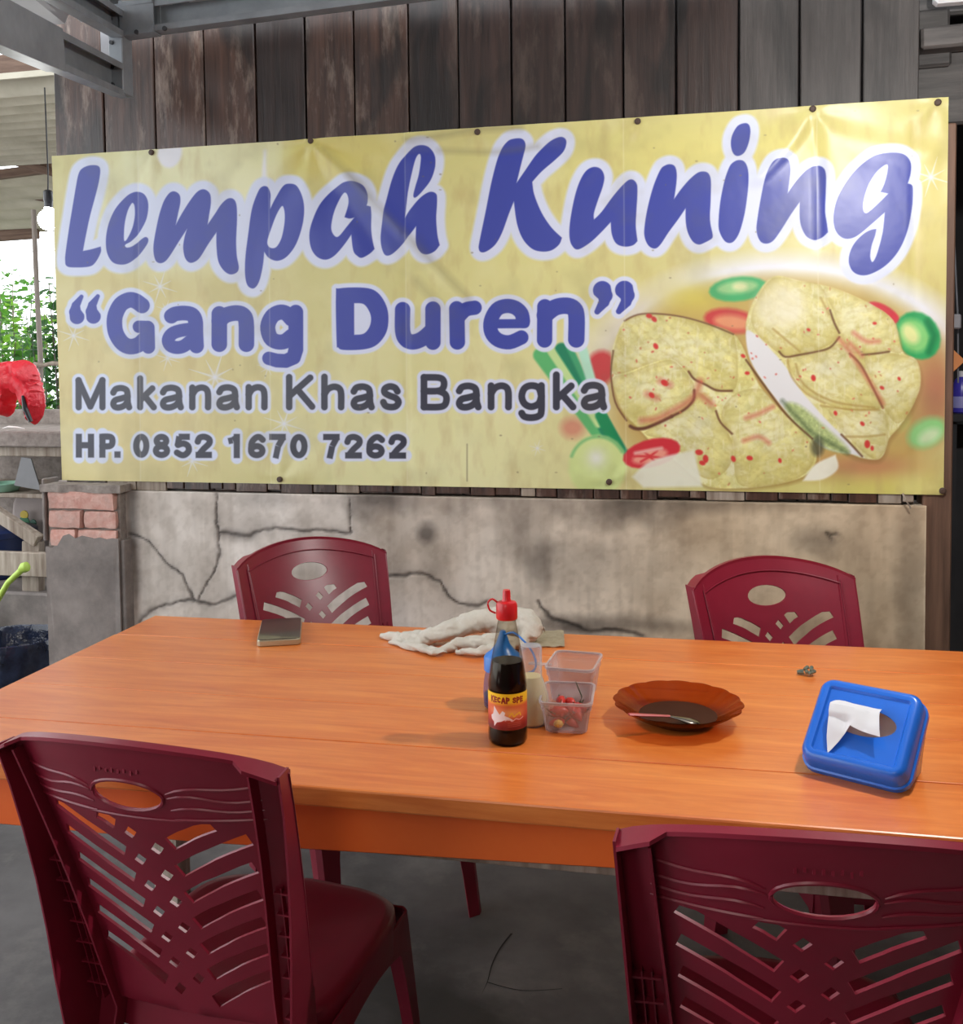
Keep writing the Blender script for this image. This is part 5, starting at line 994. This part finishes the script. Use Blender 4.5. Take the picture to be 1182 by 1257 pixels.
# bin with black bag
bp0 = ony(20, 800, .12); zr = ony(20, 785, .12).z; bn = thing('trash_bin', 'round bin lined with a crumpled black plastic bag, left of the pillar', 'bin', (bp0.x-.02, .14, 0))
MB().lathe([(0, 0), (.11, 0), (.13, .01), (.16, zr*.9), (.165, zr-.02)], 28).build('tub', BLACKP, bn, smooth=40)
BAG = mat('black_bag_film', (18, 22, 34), (44, 52, 76), (1, 1, 1), 14, 4, .16, bump=.8)
cr_ = lambda a, z: 1+.07*noise.noise((math.cos(a)*3.2, math.sin(a)*3.2, z*14))+.045*noise.noise((math.cos(a)*9, math.sin(a)*9, z*30))
MB().lathe([(.172, zr-.20), (.180, zr-.12), (.183, zr-.05), (.180, zr-.01), (.176, zr+.008), (.170, zr+.010), (.163, zr+.004), (.158, zr-.02), (.150, zr-.06), (.12, zr-.13), (.02, zr-.15)], 72, (0, 0, 0), cr_).build('bag', BAG, bn, smooth=50)
for k in range(4):
    o = MB().lathe([(0, -.02), (.02, -.014), (.026, 0), (.018, .016), (0, .02)], 10, (0, 0, 0), lambda a, z: 1+.25*noise.noise((a*2, z*60, k))).build('crumpled_wrapper', plain('wrapper_%d' % k, ((150, 152, 160), (90, 96, 120), (170, 170, 172), (110, 112, 118))[k], .5), None, (bp0.x-.02+(-.06, .0, .05, .03)[k], .14+(.0, -.05, .03, .08)[k], zr-.112), smooth=True)
    tag(o, ('grey crumpled wrapper at the left in the black bin bag', 'bluish crumpled wrapper at the front of the black bin bag', 'pale crumpled wrapper at the right in the black bin bag', 'dull grey crumpled wrapper at the back of the black bin bag')[k], 'wrapper', 'rubbish in the bin')

# shrubs and wire fence outside
LEAF = [mat('leaf_%d' % k, c, tuple(min(255, v+26) for v in c), (1, 1, 1), 6, 3, .5, trans=.5) for k, c in enumerate(((70, 122, 36), (104, 150, 44), (52, 98, 40)))]
BARK = mat('shrub_bark', (92, 80, 66), (132, 118, 102), (8, 8, 1), 6, 3, .8)
def shrub(x, y, h, nl, k, label):
    t = thing('shrub', label, 'shrub', (x, y, 0), 0, 'green shrubs beyond the counter'); r = random.Random(k*31+4); sm = MB(); lm = MB()
    for s in range(7):
        a = r.uniform(0, 6.28); b0 = Vector((r.uniform(-.12, .12), r.uniform(-.1, .1), 0)); tp = b0+Vector((r.uniform(-.22, .22), r.uniform(-.2, .2), h*r.uniform(.75, 1.0))); md_ = (b0+tp)/2+Vector((r.uniform(-.07, .07), 0, 0))
        sm.tube([b0, md_, tp], [.014, .009, .003], 6)
        for j in range(nl):
            f = r.uniform(.3, 1.0); p = (b0*(1-f)+tp*f)+Vector((r.gauss(0, .06), r.gauss(0, .06), r.gauss(0, .04))); L_ = r.uniform(.05, .10); w = L_*.45
            d_ = Vector((r.gauss(0, 1), r.gauss(0, 1), r.gauss(-.3, .6))).normalized(); s_ = d_.cross(Vector((r.gauss(0, .3), r.gauss(0, .3), 1))).normalized(); n_ = s_.cross(d_)
            lm.add([p, p+d_*L_*.5+s_*w+n_*.006, p+d_*L_, p+d_*L_*.5-s_*w+n_*.006, p+d_*L_*.5-n_*.004], [(0, 1, 4), (1, 2, 4), (2, 3, 4), (3, 0, 4)])
    sm.build('stems', BARK, t, smooth=True); f = lm.build('foliage', LEAF[k % 3], t); f['kind'] = 'stuff'
for k, (px_, yy, h, nl, lab) in enumerate(((-18, 3.5, 2.25, 130, 'leafy green shrub at the very left edge beyond the counter'), (36, 4.35, 2.05, 120, 'bright green shrub behind the red bag and the thin pole'), (84, 3.55, 2.2, 130, 'dark green shrub showing beside the left edge of the banner'), (12, 5.3, 2.7, 120, 'pale leafy shrub farthest behind the wire fence'))):
    v = ony(px_, 450, yy); shrub(v.x, yy, h, nl, k, lab)
m = MB(); a = ony(-60, 500, 2.9); b = ony(110, 500, 2.9)
for k in range(14): x = a.x+(b.x-a.x)*k/13; m.tube([(x-a.x, 0, 0), (x-a.x, 0, 2.35)], .0016, 4)
for k in range(20): m.tube([(0, 0, .1+.115*k), (b.x-a.x, 0, .1+.115*k)], .0016, 4)
o = m.build('wire_fence', plain('fence_wire', (110, 116, 122), .5, .5), None, (a.x, 2.9, 0)); tag(o, 'thin square-meshed wire fence in front of the shrubs', 'fence')
o = MB().box((0, 14, -.09), (60, 22, .1)).build('ground', mat('yard_earth', (96, 100, 70), (130, 132, 98), (1, 1, 1), 3, 5, .9)); tag(o, 'yard ground beyond the shelter', kind='structure')

# ------------------------------------------------------------------ things in the doorway on the right
a = ony(1167, 507, .75); shf = thing('dark_shelf', 'dark shelf just inside the doorway at the right edge', 'shelf', (a.x+.4, .78, a.z))
MB().box((0, 0, -.014), (.9, .28, .028)).build('top', DARK, shf, bevel=.003); MB().box((0, .1, -.5), (.9, .03, .9)).build('back_panel', DARK, shf)
for x in (-.42, .42): MB().box((x, 0, -.03-(a.z-.03)/2), (.04, .24, a.z-.03)).build('leg', DARK, shf)
p = ony(1180, 505, .75); p.z = a.z; pb_ = thing('purple_bottle', 'purple plastic bottle on the dark shelf at the right edge', 'bottle', p)
PUR = plain('purple_plastic', (66, 58, 170), .3); MB().lathe([(0, 0), (.030, 0), (.035, .005), (.035, .07), (.032, .10), (.022, .125), (.012, .135)], 24).build('body', PUR, pb_, smooth=40); MB().lathe([(.013, .132), (.013, .155), (0, .156)], 16).build('cap', plain('white_cap', (206, 206, 214), .4), pb_, smooth=40)
MB().lathe([(.0355, .02), (.0357, .022), (.0357, .06), (.0355, .062)], 24).build('label', plain('lilac_label', (150, 150, 210), .5), pb_, smooth=True)
p = ony(1168, 443, .11); r_ = .055; o = MB().box((0, 0, 0), (r_, .006, r_), Matrix.Rotation(math.pi/4, 3, 'Y')).build('orange_tag', plain('orange_card', (186, 118, 66), .6), None, p, bevel=.001); tag(o, 'small orange diamond-shaped tag on the side of the right post', 'tag')
p = ony(1167, 395, .10); o = MB().box((0, 0, 0), (.03, .03, .045)).build('switch_box', plain('grey_switch', (120, 120, 126), .5), None, p+Vector((.012, 0, 0)), bevel=.004); tag(o, 'small grey switch box on the side of the right post', 'switch')
a, b = ony(1168, 250, .12), ony(1176, 470, .12); o = MB().tube([(0, 0, 0), (b-a)*.3+Vector((.004, 0, 0)), (b-a)*.65+Vector((.006, 0, 0)), b-a], .0028, 6).build('cable', plain('grey_cable', (96, 98, 104), .5), None, a); tag(o, 'thin grey cable hanging down beside the right post', 'cable')
